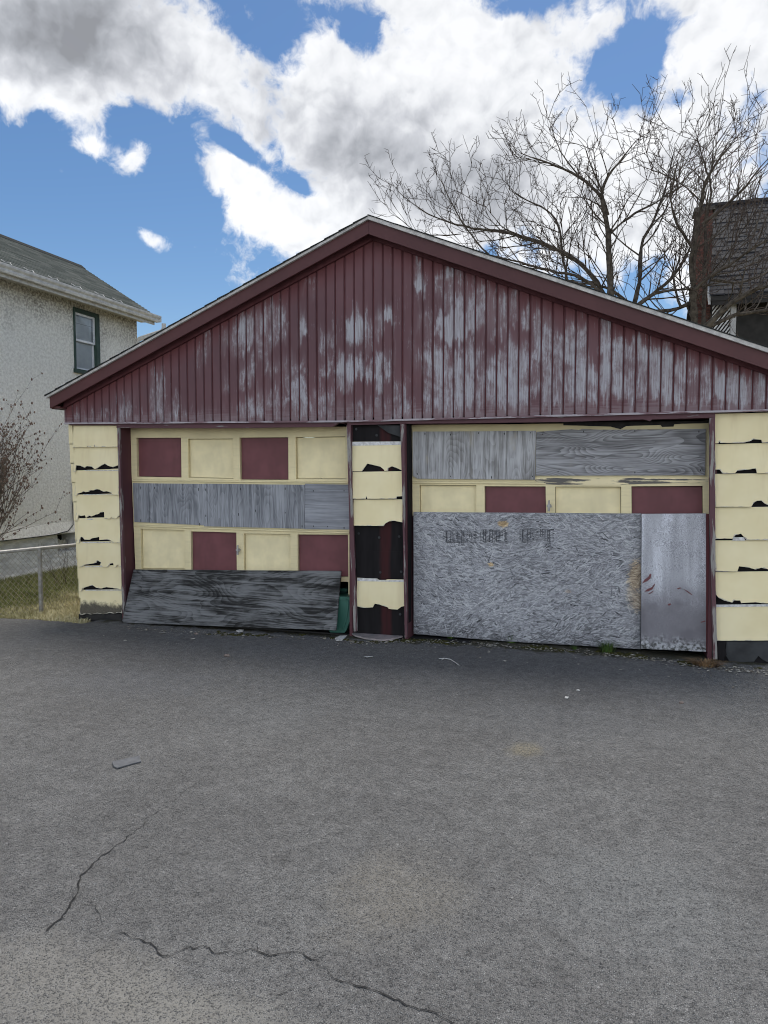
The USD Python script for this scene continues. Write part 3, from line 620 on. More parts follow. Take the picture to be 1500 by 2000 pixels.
# right pier
RX = 1436
Rp = [
    ([(1057, 100), (RX, 92), (RX, 300), (1386, 303), (1382, 283), (1325, 278), (1308, 290), (1255, 303), (1096, 305), (1090, 292), (1084, 306), (1058, 308)], None),
    ([(1058, 312), (RX, 304), (RX, 514), (1350, 515), (1342, 482), (1290, 490), (1215, 497), (1196, 516), (1112, 517), (1092, 492), (1060, 490)], None),
    ([(1058, 520), (RX, 515), (RX, 742), (1402, 725), (1382, 706), (1350, 708), (1328, 722), (1310, 750), (1060, 750)], None),
    ([(1060, 754), (RX, 750), (RX, 980), (1278, 980), (1256, 955), (1240, 937), (1202, 945), (1180, 972), (1128, 970), (1060, 974)], [(1190, 962), (1262, 962), (1270, 986), (1180, 986)]),
    ([(1060, 985), (RX, 982), (RX, 1186), (1380, 1174), (1340, 1186), (1290, 1172), (1226, 1164), (1214, 1200), (1062, 1198)], None),
    ([(1060, 1206), (RX, 1200), (RX, 1422), (1380, 1420), (1340, 1414), (1300, 1416), (1240, 1420), (1234, 1402), (1190, 1402), (1178, 1416), (1122, 1402), (1082, 1382), (1064, 1360)], None),
    ([(1062, 1434), (RX, 1430), (RX, 1684), (1072, 1686)], [(1062, 1434), (RX, 1430), (RX, 1446), (1062, 1450)])]
for i, (q, strip) in enumerate(Rp):
    s = shingle(c6(q), tilt=0.004 if i == 6 else 0.022)
    if strip: bare_strip(s, c6(strip), Y0 - (0.003 if i == 6 else 0.007))
obj('skirt_board', prism(pq(c6([(1140, 1690), (RX, 1688), (RX, 1838), (1390, 1815), (1362, 1790), (1330, 1830), (1165, 1835), (1130, 1780)]), Y0 + 0.01), Y0 + 0.008, 0.01), M['skirt'], garage)
obj('tar_flap', prism(pq(c6([(1076, 1690), (1138, 1688), (1128, 1730), (1140, 1780), (1118, 1800), (1130, 1838), (1090, 1838), (1080, 1790)]), Y0), Y0 - 0.002, 0.006, 0.02, 0.2, 0.2), M['tar'], garage)
obj('foundation_block', box(at(1398, 1270, Y0)[0], XR - 0.01, Y0 + 0.021, Y0 + 0.2, -0.05, 0.24), M['black'], garage)

# gable: grooved boards one by one on a red backing
PEEL = [(291, 323, 718, 823, .72), (338, 352, 768, 822, .6), (225, 265, 765, 820, .46), (140, 172, 795, 822, .55), (172, 480, 800, 822, .5), (395, 416, 640, 702, .52), (380, 392, 680, 740, .48),
    (432, 452, 645, 692, .66), (433, 446, 725, 775, .62), (452, 486, 625, 695, .66), (466, 500, 608, 680, .82), (500, 522, 600, 700, .66), (522, 562, 585, 672, .62), (582, 601, 608, 667, .82), (600, 622, 540, 590, .38), (588, 600, 550, 580, .5),
    (622, 642, 640, 700, .5), (642, 658, 636, 680, .62), (676, 696, 615, 690, .72), (692, 712, 600, 665, .72), (712, 730, 610, 690, .5), (733, 749, 605, 662, .85), (750, 768, 595, 642, .82), (763, 772, 670, 720, .55),
    (466, 486, 712, 752, .88), (485, 500, 700, 752, .82), (515, 532, 695, 732, .82), (532, 602, 700, 735, .6), (545, 585, 735, 760, .6), (620, 657, 702, 735, .6), (656, 692, 702, 762, .86), (690, 710, 692, 738, .82), (710, 727, 715, 742, .72), (732, 748, 718, 768, .92), (732, 748, 688, 720, .6), (765, 795, 735, 790, .55), (740, 770, 690, 740, .5),
    (462, 500, 775, 818, .7), (500, 520, 755, 820, .74), (520, 545, 750, 815, .6), (545, 565, 770, 820, .5), (565, 600, 740, 818, .6), (600, 622, 765, 818, .5), (622, 636, 755, 818, .75), (636, 656, 765, 818, .62), (656, 735, 782, 818, .55), (733, 746, 768, 810, .78), (746, 812, 780, 818, .55),
    (810, 826, 512, 574, .9), (828, 832, 540, 570, .5), (851, 868, 520, 590, .6), (872, 890, 526, 600, .72), (862, 880, 560, 600, .4), (814, 828, 598, 645, .66), (828, 846, 600, 672, .52), (800, 812, 640, 720, .4),
    (848, 870, 618, 655, .9), (868, 890, 600, 665, .95), (888, 910, 582, 668, .95), (910, 930, 570, 655, .95), (890, 912, 520, 582, .45), (912, 930, 535, 572, .55), (930, 950, 545, 650, .72), (950, 972, 560, 665, .66), (972, 992, 568, 662, .84), (992, 1012, 570, 632, .55), (1018, 1036, 595, 640, .82), (1042, 1060, 602, 705, .85), (1060, 1082, 615, 690, .75),
    (808, 830, 680, 730, .45), (826, 846, 680, 800, .62), (846, 868, 675, 812, .8), (868, 888, 695, 812, .66), (885, 908, 678, 800, .85), (908, 928, 668, 800, .9), (928, 948, 680, 800, .62), (948, 972, 695, 800, .75), (970, 990, 685, 800, .7), (988, 1012, 662, 802, .88), (1010, 1036, 668, 805, .8), (1036, 1056, 695, 770, .55), (1056, 1082, 690, 805, .72),
    (1082, 1104, 650, 802, .66), (1103, 1128, 632, 786, .82), (1126, 1150, 625, 786, .84), (800, 940, 800, 820, .5), (940, 1010, 806, 820, .4), (1148, 1172, 705, 802, .7), (1172, 1196, 620, 785, .78), (1196, 1222, 655, 780, .76), (1222, 1244, 665, 795, .62), (1244, 1268, 660, 790, .74), (1268, 1292, 668, 788, .8), (1292, 1316, 675, 790, .85), (1316, 1342, 690, 792, .78), (1342, 1366, 690, 788, .5), (1366, 1394, 700, 792, .68), (1394, 1422, 722, 778, .85), (1420, 1448, 720, 792, .72), (1446, 1474, 728, 795, .72), (1474, 1500, 735, 795, .86)]
PB = np.array(PEEL, float)
def to_px(x, z):
    d = np.stack([x, np.full_like(x, YG), z - EYE[2]], -1)
    r = d[:, 0] * math.cos(YAW) + d[:, 1] * math.sin(YAW); fw = -d[:, 0] * math.sin(YAW) + d[:, 1] * math.cos(YAW)
    c, s = math.cos(PITCH), math.sin(PITCH)
    up, fo = c * d[:, 2] + s * fw, -s * d[:, 2] + c * fw
    return 750 + FPX * r / fo, 1000 - FPX * up / fo
def peel_at(x, z):
    px, py = to_px(x, z)
    k = np.stack([px * 0.16, py * 0.030, px * 0], 1)
    py = py + 46 * (meshkit.fbm(k, 3, 3) - 0.5) + 26 * (meshkit.noise(np.stack([px * 0.45, py * 0.02, px * 0], 1), 9) - 0.5)
    px = px + 9 * (meshkit.noise(np.stack([px * 0.1, py * 0.05, px * 0], 1), 4) - 0.5)
    px = px[:, None]; py = py[:, None]
    sx, sy = 9.0, 20.0
    sm = lambda t: np.clip(t, 0, 1) ** 2 * (3 - 2 * np.clip(t, 0, 1))
    w = sm((px - PB[:, 0]) / sx + .5) * sm((PB[:, 1] - px) / sx + .5) * sm((py - PB[:, 2]) / (sy * 2.2) + .5) * sm((PB[:, 3] - py) / sy + .5)
    wide = sm((px - PB[:, 0]) / 44 + .5) * sm((PB[:, 1] - px) / 44 + .5) * sm((py - PB[:, 2]) / 60 + .5) * sm((PB[:, 3] - py) / 44 + .5)
    big = np.minimum((wide * PB[:, 4]).sum(1) * 0.55, 0.85)
    return 0.52 * (w * PB[:, 4]).max(1) + 0.62 * big
fl, fr = at(97, 776, YF), at(720, 430, YF)
SL = (fr[2] - fl[2]) / (fr[0] - fl[0])
fe = at(1500, 690, YF)
SR = (fr[2] - fe[2]) / (fe[0] - fr[0])
APX, APZ = fr[0], fr[2]
roofz = lambda x: APZ - (SL * (APX - x) if x < APX else SR * (x - APX))
zbot = lambda x: np.interp(x, [at(137, 826, YG)[0], at(690, 822, YG)[0], at(1500, 800, YG)[0]], [at(137, 826, YG)[2], at(690, 822, YG)[2], at(1500, 800, YG)[2]])
gi = np.interp(np.arange(0, 72), [0, 12, 21, 40, 56, 70, 71], [-5.458, -4.335, -3.486, -1.725, -0.214, 1.134, 1.228])
edges = np.r_[XL - 0.005, gi]
backing = [(XL, zbot(XL)), (XR, zbot(XR)), (XR, roofz(XR) - 0.03), (APX, APZ - 0.03), (XL, roofz(XL) - 0.03)]
obj('gable_backing', prism(backing, YG + 0.0105, 0.02), M['groove'], garage)
for i in range(len(edges) - 1):
    a, b = edges[i] + 0.004, edges[i + 1] - (0.006 if i % 3 else 0.008)
    z0 = zbot((a + b) / 2) + 0.002; za, zb = roofz(a) - 0.02, roofz(b) - 0.02
    n = max(4, int((max(za, zb) - z0) / 0.013)); t = np.linspace(0, 1, n + 1)
    c = 0.006; L_ = b - a; w = np.array([0, c, L_ * .25, L_ * .42, L_ * .58, L_ * .75, L_ - c, L_]); dep = np.array([0.009, 0, 0, 0, 0, 0, 0, 0.009]) + rng.normal(0, 0.0012)
    X = np.tile(a + w, (n + 1, 1)); top = za + (zb - za) * w / (b - a)
    if a < APX < b: top = np.full(8, APZ - 0.02)
    Z = z0 + t[:, None] * (top - z0)[None]; Yv = np.tile(YG + dep, (n + 1, 1))
    v = np.stack([X, Yv, Z], -1).reshape(-1, 3)
    j = (np.arange(n)[:, None] * 8 + np.arange(7)[None]).ravel()
    q = np.stack([j, j + 1, j + 9, j + 8], 1); fcs = np.vstack([q[:, [0, 1, 2]], q[:, [0, 2, 3]]])
    pl = peel_at(v[:, 0], v[:, 2]); sh = np.array([np.clip(1 - (roofz(x) - 0.13 - z) / 0.22, 0, 1) for x, z in v[:, [0, 2]]])
    obj('gable_board', (v, fcs), M['gable'], garage, attrs={'peel': pl, 'shelter': sh})
# ledge and header boards below the gable
ledge = lambda x, dz: zbot(x) + dz
xm = at(690, 822, YG)[0]
obj('gable_ledge', prism([(XL - 0.01, ledge(XL, -0.012)), (xm, ledge(xm, -0.012)), (XR, ledge(XR, -0.012)), (XR, ledge(XR, 0.004)), (xm, ledge(xm, 0.004)), (XL - 0.01, ledge(XL, 0.004))], YG - 0.016, 0.05), M['ledge'], garage)
obj('header_board', prism(pq(c3([(75, 112), (1500, 112)]) + c4([(905, 98), (1020, 130), (930, 108), (905, 125), (880, 140), (0, 152)]) + c3([(1380, 152), (458, 150), (458, 128), (75, 128)]), Y0 - 0.01), Y0 - 0.03, 0.04), M['trim'], garage)
obj('header_board', prism(pq(c4([(1000, 104), (1500, 90)]) + c6([(0, 118), (1058, 96), (1058, 128), (620, 140), (606, 152), (560, 140), (0, 158)]) + c5([(0, 112)]) + c4([(1000, 128)]), Y0 - 0.01), Y0 - 0.031, 0.04), M['trim'], garage)
YD = Y0 + 0.16                                  # face of the doors
for x0, x1 in ((at(236, 1000, Y0)[0], at(686, 1000, Y0)[0]), (at(797, 1000, Y0)[0], at(1390, 1000, Y0)[0])):
    obj('lintel', box(x0, x1, Y0 + 0.012, Y0 + 0.14, 2.045, 2.20), M['jamb'], garage)
# jambs: outer face board and inner reveal
def jamb(face, mat, yf=Y0 - 0.03, thick=0.03): obj('door_jamb', prism(pq(face, Y0 - 0.02), yf, thick), M[mat], garage)
jamb(c3([(458, 150), (476, 150), (520, 1560), (506, 1668), (496, 1500)]), 'worn')
a, b = at(236, 840, Y0)[0], at(243, 1190, Y0)[0]
rv = hull([(a - 0.03, Y0 - 0.001, 2.05), (a, Y0 - 0.001, 2.05), (a - 0.03, Y0 + 0.24, 2.05), (a, Y0 + 0.24, 2.05), (b - 0.03, Y0 - 0.001, 0.01), (b, Y0 - 0.001, 0.01), (b - 0.03, Y0 + 0.24, 0.01), (b, Y0 + 0.24, 0.01)])
obj('door_jamb', rv, M['jamb'], garage)
jamb(c4([(992, 128), (1026, 126), (1032, 600), (1052, 1100), (1076, 1800), (1050, 1805), (1020, 1100), (1005, 600)]), 'worn', Y0 - 0.034)
obj('door_jamb', box(at(688, 1000, Y0)[0] - 0.03, at(688, 1000, Y0)[0], Y0 + 0.001, Y0 + 0.3, 0.01, 2.06), M['jamb'], garage)
jamb(c4([(1428, 118), (1462, 118), (1464, 1000), (1484, 1850), (1464, 1852), (1452, 1200), (1444, 700)]), 'worn', Y0 - 0.034)
a, b = at(793, 830, Y0)[0], at(797, 1240, Y0)[0]
rv = hull([(a - 0.03, Y0 - 0.003, 2.05), (a, Y0 - 0.003, 2.05), (a - 0.03, Y0 + 0.3, 2.05), (a, Y0 + 0.3, 2.05), (b - 0.03, Y0 - 0.003, 0.01), (b, Y0 - 0.003, 0.01), (b - 0.03, Y0 + 0.3, 0.01), (b, Y0 + 0.3, 0.01)])
obj('door_jamb', rv, M['jamb'], garage)
jamb(c6([(1020, 132), (1058, 128), (1058, 800), (1062, 1300), (1074, 1810), (1046, 1812), (1034, 1300), (1020, 800)]), 'worn', Y0 - 0.034, 0.036)
obj('door_jamb', box(at(1390, 1000, Y0)[0] - 0.002, at(1390, 1000, Y0)[0] + 0.03, Y0 + 0.003, Y0 + 0.3, 0.01, 2.06), M['jamb'], garage)

# left door: rails and stiles in one frame, then each panel, board and latch
def quad(pts, y, thick, yf=None): return prism(pq(pts, y), y if yf is None else yf, thick)
frame = MB()
A = lambda q: c3(q); B = lambda q: c4(q)
outer = A([(556, 140)]) + B([(1000, 140), (1035, 1560), (1000, 1575)]) + B([(1000, 1402), (0, 1402)]) + A([(606, 1402)])
holes = [A([(610, 230), (973, 228), (977, 552), (616, 546)]), A([(1030, 238), (1393, 236), (1400, 562), (1034, 554)]), B([(115, 228), (512, 224), (514, 572), (122, 570)]), B([(572, 224), (975, 218), (980, 560), (576, 566)]),
         A([(645, 970), (1000, 982), (1003, 1300), (650, 1296)]), A([(1052, 990), (1423, 1000), (1428, 1318), (1056, 1310)]), B([(150, 1008), (530, 1014), (534, 1326), (152, 1322)]), B([(588, 1015), (998, 1018), (1002, 1362), (590, 1368)]),
         A([(620, 640), (1160, 650), (1160, 900), (625, 890)]), B([(100, 640), (610, 650), (610, 930), (100, 930)]), B([(660, 650), (985, 650), (990, 940), (660, 940)])]
poly = Polygon(pq(outer, YD)).buffer(0)
for h in holes: poly = poly.difference(Polygon(pq(h, YD)).buffer(0))
def plate(poly, yf, thick):
    m = trimesh.creation.extrude_polygon(poly, thick, engine='earcut'); v = m.vertices
    return trimesh.Trimesh(np.stack([v[:, 0], yf + thick - v[:, 2], v[:, 1]], 1), m.faces, process=False)
door = obj('garage_door', plate(poly, YD, 0.046), M['rail'], garage, label='left garage door of cream and plum panels')
for i, h in enumerate(holes[:8]):
    p = Polygon(pq(h, YD)).buffer(-0.0045)
    obj('door_panel', plate(p, YD + 0.030, 0.008), M['panel_plum' if i in (0, 2, 5, 7) else 'panel_cream'], door)
def moulding(y, pts, t=0.012):
    q = pq(pts, y); out = MB()
    (x0, z0), (x1, z1) = q
    out.add(hull([(x0, y - t, z0), (x0, y - t, z0 - 0.012), (x0, y, z0 + 0.004), (x0, y, z0 - 0.016), (x1, y - t, z1), (x1, y - t, z1 - 0.012), (x1, y, z1 + 0.004), (x1, y, z1 - 0.016)]))
    return out.mesh()
for pts in (A([(580, 572)]) + B([(1000, 588)]), A([(598, 940)]) + B([(1010, 996)])):
    obj('door_rail', moulding(YD - 0.001, pts, 0.014), M['rail'], door)
obj('plywood_patch', quad(A([(580, 598), (1168, 606), (1162, 942), (592, 914)]), YD - 0.012, 0.011), M['ply_v'], door)
obj('plywood_patch', quad(A([(1164, 603)]) + B([(646, 612), (642, 970)]) + A([(1160, 950)]), YD - 0.016, 0.012), M['ply_v'], door)
obj('plywood_patch', quad(B([(648, 604), (1002, 610), (1010, 976), (646, 974)]), YD - 0.010, 0.010), M['ply_h'], door)
def latch(host, px, py, y):
    c = at(px, py, y); x, z = c[0], c[2]; m = MB()
    m.add(trimesh.creation.cylinder(0.018, 0.012, sections=16, transform=trimesh.transformations.translation_matrix([x, y - 0.006, z]) @ trimesh.transformations.rotation_matrix(math.pi / 2, [1, 0, 0])))
    m.add(hull([(x - 0.008, y - 0.03, z + 0.05), (x + 0.006, y - 0.03, z + 0.052), (x - 0.011, y - 0.035, z - 0.045), (x + 0.009, y - 0.035, z - 0.048), (x - 0.005, y - 0.018, z + 0.05), (x + 0.004, y - 0.018, z + 0.05), (x - 0.008, y - 0.02, z - 0.045), (x + 0.006, y - 0.02, z - 0.045)]))
    m.add(hull([(x - 0.02, y - 0.03, z + 0.012), (x + 0.022, y - 0.03, z + 0.004), (x - 0.02, y - 0.03, z - 0.008), (x + 0.024, y - 0.03, z - 0.012), (x - 0.018, y - 0.015, z), (x + 0.018, y - 0.015, z - 0.004)]))
    m.add(box(x - 0.006, x + 0.006, y - 0.028, y, z - 0.006, z + 0.006))
    obj('latch', m.mesh(), M['steel'], host)
latch(door, 467, 1074, YD)

# right door
outer = c5([(96, 120)]) + c6([(1016, 160), (1018, 820)]) + c5([(104, 830)])
holes = [c5([(158, 588), (600, 590), (600, 815), (160, 815)]), c5([(665, 598), (1143, 600), (1146, 815), (667, 815)]), c5([(1218, 602)]) + c6([(404, 610), (404, 812)]) + c5([(1218, 815)]), c6([(476, 606), (974, 604), (976, 812), (478, 812)]),
         c5([(150, 230), (1020, 230), (1020, 500), (150, 500)]), c6([(60, 260), (960, 250), (960, 480), (60, 490)])]
poly = Polygon(pq(outer, YD)).buffer(0)
for h in holes: poly = poly.difference(Polygon(pq(h, YD)).buffer(0))
door2 = obj('garage_door', plate(poly, YD, 0.046), M['rail'], garage, label='right garage door patched with plywood and strand board')
for i, h in enumerate(holes[:4]):
    obj('door_panel', plate(Polygon(pq(h, YD)).buffer(-0.0045), YD + 0.030, 0.008), M['panel_plum' if i in (1, 3) else 'panel_cream'], door2)
obj('door_panel', box(at(806, 1000, YD)[0], at(1384, 1000, YD)[0], YD + 0.048, YD + 0.06, 0.14, 1.5), M['dark'], door2)
obj('door_rail', moulding(YD - 0.001, c5([(104, 562)]) + c5([(1130, 570)]), 0.012), M['rail'], door2)
obj('door_rail', quad(c5([(1060, 530), (1440, 540)]) + c6([(402, 552), (470, 548), (1012, 548), (1014, 578), (470, 592), (402, 596), (0, 598)]) + c5([(1130, 582), (1060, 560)]), YD - 0.004, 0.003), M['peeled_rail'], door2)
obj('plywood_patch', quad(c5([(103, 172), (1066, 166), (1058, 548), (140, 540), (104, 516)]), YD - 0.022, 0.016), M['ply_d'], door2)
obj('plywood_patch', quad(c5([(1070, 174)]) + c6([(60, 208), (108, 214), (130, 206), (260, 212), (995, 206), (990, 530), (20, 532)]) + c5([(1064, 516)]), YD - 0.018, 0.013), M['ply_e'], door2)
def strand_board():
    r = np.random.default_rng(12)
    q = pq([(807.5, 1000), (1252.5, 1003), (1251, 1268), (1150, 1262), (980, 1252), (808, 1238)], YD - 0.030)
    P = Polygon(q).buffer(0); inner = P.buffer(-0.002); m = MB(); yb = YD - 0.030
    m.add(plate(P, yb, 0.012))
    x0, z0, x1, z1 = P.bounds; n = 14000; k = 0
    from shapely import contains_xy
    cx, cz = r.uniform(x0, x1, n * 2), r.uniform(z0, z1, n * 2); ok = contains_xy(inner, cx, cz); cx, cz = cx[ok][:n], cz[ok][:n]; n = len(cx)
    L, W = r.uniform(0.022, 0.095, n), r.uniform(0.003, 0.012, n)
    field = meshkit.noise(np.stack([cx * 3.2, cz * 4.2, cx * 0], 1), 8) - 0.5
    an = r.normal(0, 0.42, n) + field * 1.5; an = np.where(r.random(n) < 0.12, r.uniform(-1.5, 1.5, n), an)
    sh = np.array([(-.5, -.15), (-.42, -.5), (.40, -.5), (.5, .1), (.44, .5), (-.36, .5)])
    ca, sa = np.cos(an), np.sin(an); lx, lz = sh[None, :, 0] * L[:, None], sh[None, :, 1] * W[:, None] * r.uniform(0.6, 1.2, (n, 6)); lz += 0.12 * L[:, None] * (sh[None, :, 0] ** 2) * r.normal(0, 1, (n, 1))
    X = cx[:, None] + ca[:, None] * lx - sa[:, None] * lz; Z = cz[:, None] + sa[:, None] * lx + ca[:, None] * lz
    X = np.clip(X, np.interp(Z, [z0, z1], [q[5][0], q[0][0]]) + 0.001, np.interp(Z, [z0, z1], [q[2][0], q[1][0]]) - 0.001)
    Z = np.minimum(Z, np.interp(X, [q[0][0], q[1][0]], [q[0][1], q[1][1]]) - 0.001); Z = np.maximum(Z, np.interp(X, [q[5][0], q[4][0], q[3][0], q[2][0]], [q[5][1], q[4][1], q[3][1], q[2][1]]) + 0.002)
    Y = yb - 0.0003 - np.arange(n)[:, None] * (0.0020 / n) + r.normal(0, 0.0004, (n, 1)) * sh[None, :, 0] + r.normal(0, 0.0005, (n, 1)) * sh[None, :, 1]
    v = np.stack([X, Y, Z], -1).reshape(-1, 3); i = np.arange(n)[:, None] * 6
    m.add((v, np.concatenate([i + np.array([[0, 1, 5]]), i + np.array([[1, 2, 5]]), i + np.array([[2, 4, 5]]), i + np.array([[2, 3, 4]])])), np.repeat(r.random(n), 6))
    return obj('strand_board', m.mesh(), M['osb'], door2)
strand_board()
# rows of faded dotted print stamped across the strand board
ink = MB(); r = np.random.default_rng(5); yi = YD - 0.0340
def bar(px0, py0, px1, py1):
    (xa, za), (xb, zb) = pq([(px0, py0), (px1, py1)], yi); ink.add(box(xa, xb, yi, yi + 0.0012, min(za, zb), max(za, zb)))
def glyphs(x0, x1, ya, yb, skew):
    bar(x0, ya, x1, ya + 1.0); bar(x0 + 8, yb - 1.0, x1, yb)
    x = x0
    while x < x1 - 3:
        k = r.integers(0, 5); o = skew * (x - x0)
        if k < 2: bar(x, ya + o, x + 1.0, yb + o)
        for yy in np.arange(ya + 2, yb - 2, 2.2):
            if r.random() < 0.52: bar(x + 1.6, yy + o, x + 1.6 + r.uniform(1.2, 3.4), yy + 1.3 + o)
        x += r.uniform(3.2, 5.2)
glyphs(864, 880, 1036, 1060, 0); glyphs(880, 934, 1036.5, 1060.5, 0); glyphs(936, 992, 1035, 1059, 0); glyphs(1013, 1044, 1034, 1058, 0); glyphs(1046, 1064, 1033, 1048, 0); glyphs(1064, 1082, 1034, 1058, 0)
obj('stamped_print', ink.mesh(), M['ink'], door2)
latch(door2, 1073, 988, YD)
nl = MB(); r = np.random.default_rng(14)
def nail(px, py, y, h):
    c = at(px, py, y); nl.add(hull([(c[0] + dx, y + dy, c[2] + dz) for dx, dz in ((-.004, 0), (.004, 0), (0, .006), (-.0025, -h), (.0025, -h)) for dy in (-0.0015, 0.0)]))
for px, py in [(275, 951), (302, 952), (331, 953), (388, 954), (402, 955), (402, 1006), (390, 1022), (275, 1015), (470, 954), (557, 953), (466, 1003), (557, 1001), (499, 996), (590, 955), (590, 1027)]: nail(px, py, YD - 0.0162, r.uniform(0.008, 0.03))
for px, py in [(612, 958), (672, 958), (612, 1027), (672, 1030), (640, 1028)]: nail(px, py, YD - 0.0102, r.uniform(0.006, 0.015))
for px, py in [(815, 925), (830, 846), (880, 848), (935, 845), (985, 846), (1036, 845), (1040, 930), (960, 931), (880, 930)]: nail(px, py, YD - 0.0222, r.uniform(0.006, 0.02))
for px, py in [(1060, 848), (1140, 842), (1240, 841), (1365, 842), (1368, 918), (1240, 922), (1090, 921)]: nail(px, py, YD - 0.0182, r.uniform(0.005, 0.012))
tag(obj('nail_heads', nl.mesh(), M['black'], door2), kind='stuff')
gap = obj('lintel', box(at(800, 830, YD)[0], at(1388, 830, YD)[0], YD + 0.002, YD + 0.04, 2.02, 2.2), M['jamb'], garage)
obj('door_seal', prism(pq(c6([(0, 180), (330, 190), (400, 208), (440, 186), (680, 178), (690, 192), (770, 190), (776, 172), (1015, 165), (1015, 150), (0, 160)]), YD - 0.01), YD - 0.006, 0.005), M['black'], garage)

# rakes: fascia, drip edge, roof courses
EL, ER = fl[0], 2 * APX - fl[0]
FW = at(718, 430, YF)[2] - at(718, 456, YF)[2]
def slope_piece(x0, x1, up0, up1, y0, y1):
    """bar that follows the rake between two heights above the fascia's top line"""
    return hull([(x, y, roofz(x) + u) for x in (x0, x1) for u in (up0, up1) for y in (y0, y1)])
for s, (xa, xb) in enumerate(((EL, APX), (APX, ER))):
    e = 0.0008 if s else 0; DH = 0.034 if s else 0.024
    obj('fascia_board', slope_piece(xa + (e if s else 0), xb - (0 if s else 0.0008), -FW - (0.004 if s else 0), 0.0, YF, YF + 0.022), M['fascia'], garage)
    obj('drip_edge', slope_piece(xa - (0.03 if not s else 0), xb + (0.03 if s else 0), 0.001, DH, YF - 0.024, YF + 0.05), M['drip'], garage)
    obj('rake_soffit', slope_piece(xa, xb, -0.05, -0.032, YF + 0.022, YG + 0.02), M['fascia'], garage)
    obj('rake_trim', slope_piece(max(xa, XL), min(xb, XR), -FW + 0.005 - 0.03, -FW + 0.035, YG - 0.03, YG - 0.0005), M['groove'], garage)
    obj('roof_deck', slope_piece(xa - 0.02, xb + 0.02, 0.004, 0.03, YF + 0.05, YB + 0.25), M['dark'], garage)
    n = 26
    for i in range(n):
        t0, t1 = i / n, (i + 1.15) / n
        x0, x1 = (xa - 0.04) + (xb - xa + 0.04) * t0, (xa - 0.04) + (xb - xa + 0.04) * min(t1, 1)
        if s: x0, x1 = (xb + 0.04) + (xa - xb - 0.04) * t0, (xb + 0.04) + (xa - xb - 0.04) * min(t1, 1)
        out = YF - 0.028 - rng.uniform(0, 0.008)
        up = 0.013 if s == 0 else 0.006; S0 = DH + 0.0015
        lift = rng.uniform(0, 0.003)
        obj('shingle_course', hull([(x, y, roofz(x) + u) for x, (ua, ub) in ((x0, (S0, S0 + up + lift)), (x1, (S0, S0 + 0.0075))) for u in (ua, ub) for y in (out, YB + 0.3)]), M['shingle_dark'], garage)
# moss tuft on the right slope and boxed eave return at the left
obj('ridge_cap', hull([(APX + dx, y, APZ + 0.050 + dz) for dx, dz in ((-0.14, -0.062), (-0.02, -0.006), (0.02, -0.006), (0.14, -0.062), (0, -0.02)) for y in (YF + 0.04, YB + 0.3)]), M['shingle_dark'], garage)
ez = roofz(EL) - FW
obj('eave_soffit', box(EL + 0.002, XL + 0.02, YF + 0.023, YB, ez + 0.0, ez + 0.02), M['fascia'], garage)
obj('eave_soffit', box(XR - 0.02, ER - 0.002, YF + 0.023, YB, ez - 0.02, ez), M['fascia'], garage)
obj('eave_fascia', box(EL - 0.001, EL + 0.02, YF + 0.023, YB, ez - 0.005, roofz(EL) + 0.004), M['fascia'], garage)
obj('eave_fascia', box(ER - 0.02, ER + 0.001, YF + 0.023, YB, ez - 0.03, roofz(ER) + 0.004), M['fascia'], garage)
obj('corner_board', box(XL - 0.014, XL + 0.004, YG - 0.004, Y0 + 0.35, zbot(XL) - 0.01, roofz(XL) - 0.05), M['gable'], garage)
sd = MB()
for i in range(9):
    z1 = 2.09 - i * 0.207; sd.add(hull([(x, y, z) for x, z in ((xc(z1) - 0.004, z1), (xc(z1 - .215) - 0.012, z1 - 0.215), (xc(z1) + 0.045, z1), (xc(z1 - .215) + 0.045, z1 - 0.215)) for y in (Y0 - 0.001, Y0 + 0.017)])); sd.add(hull([(x, y, z) for x, z in ((xc(z1) - 0.004, z1), (xc(z1 - .215) - 0.012, z1 - 0.215), (xc(z1) + 0.03, z1), (xc(z1 - .215) + 0.03, z1 - 0.215)) for y in (Y0 + 0.018, Y0 + 3.0)]))
tag(obj('side_siding', sd.mesh(), M['cream'], garage), kind='stuff')
nails = MB()
for px, py in [(695, 838), (735, 850), (740, 1050), (700, 1042), (779, 1048), (742, 1118), (783, 1117), (781, 1200)]:
    c = at(px, py, Y0); nails.add(trimesh.creation.cylinder(0.012, 0.004, sections=10, transform=trimesh.transformations.translation_matrix([c[0], Y0 + 0.008, c[2]]) @ trimesh.transformations.rotation_matrix(math.pi / 2, [1, 0, 0])))
tag(obj('nail_disc', nails.mesh(), M['skirt'], garage), kind='stuff')

# ------------------------------------------------------------------ things leaning on the garage
def leaning(name, top, bottom, y_top, y_bot, thick, mat, label, cat_, dz=0.0):
    t = [at(*p, y_top) for p in top]; b = [at(*p, y_bot) for p in bottom]
    n = np.cross(t[1] - t[0], b[0] - t[0]); n /= np.linalg.norm(n); n = n if n[1] > 0 else -n
    pts = t + b[::-1]; N = 14
    m = hull([p + n * k for p in pts for k in (0, thick)])
    return tag(obj(name, m, mat), label, cat_)
leaning('leaning_board', [(261, 1112), (666, 1115)], [(238, 1216), (656, 1231)], YD - 0.05, Y0 - 0.10, 0.018, M['ply_lean'], 'long blackened plywood board leaning across the foot of the left door', 'board')
slab_y = YD - 0.075
slab = thing('door_slab', 'scuffed grey slab with plum edge leaning at the right side of the right door', 'door slab')
tl, tr, bl, br = at(1253.5, 1004, slab_y), at(1379, 1003, slab_y), at(1252, 1267, slab_y - 0.05), at(1379, 1273, slab_y - 0.05)
obj('face', hull([p + np.array([0, k, 0]) for p in (tl, tr, bl, br) for k in (0, 0.035)]), M['slab'], slab)
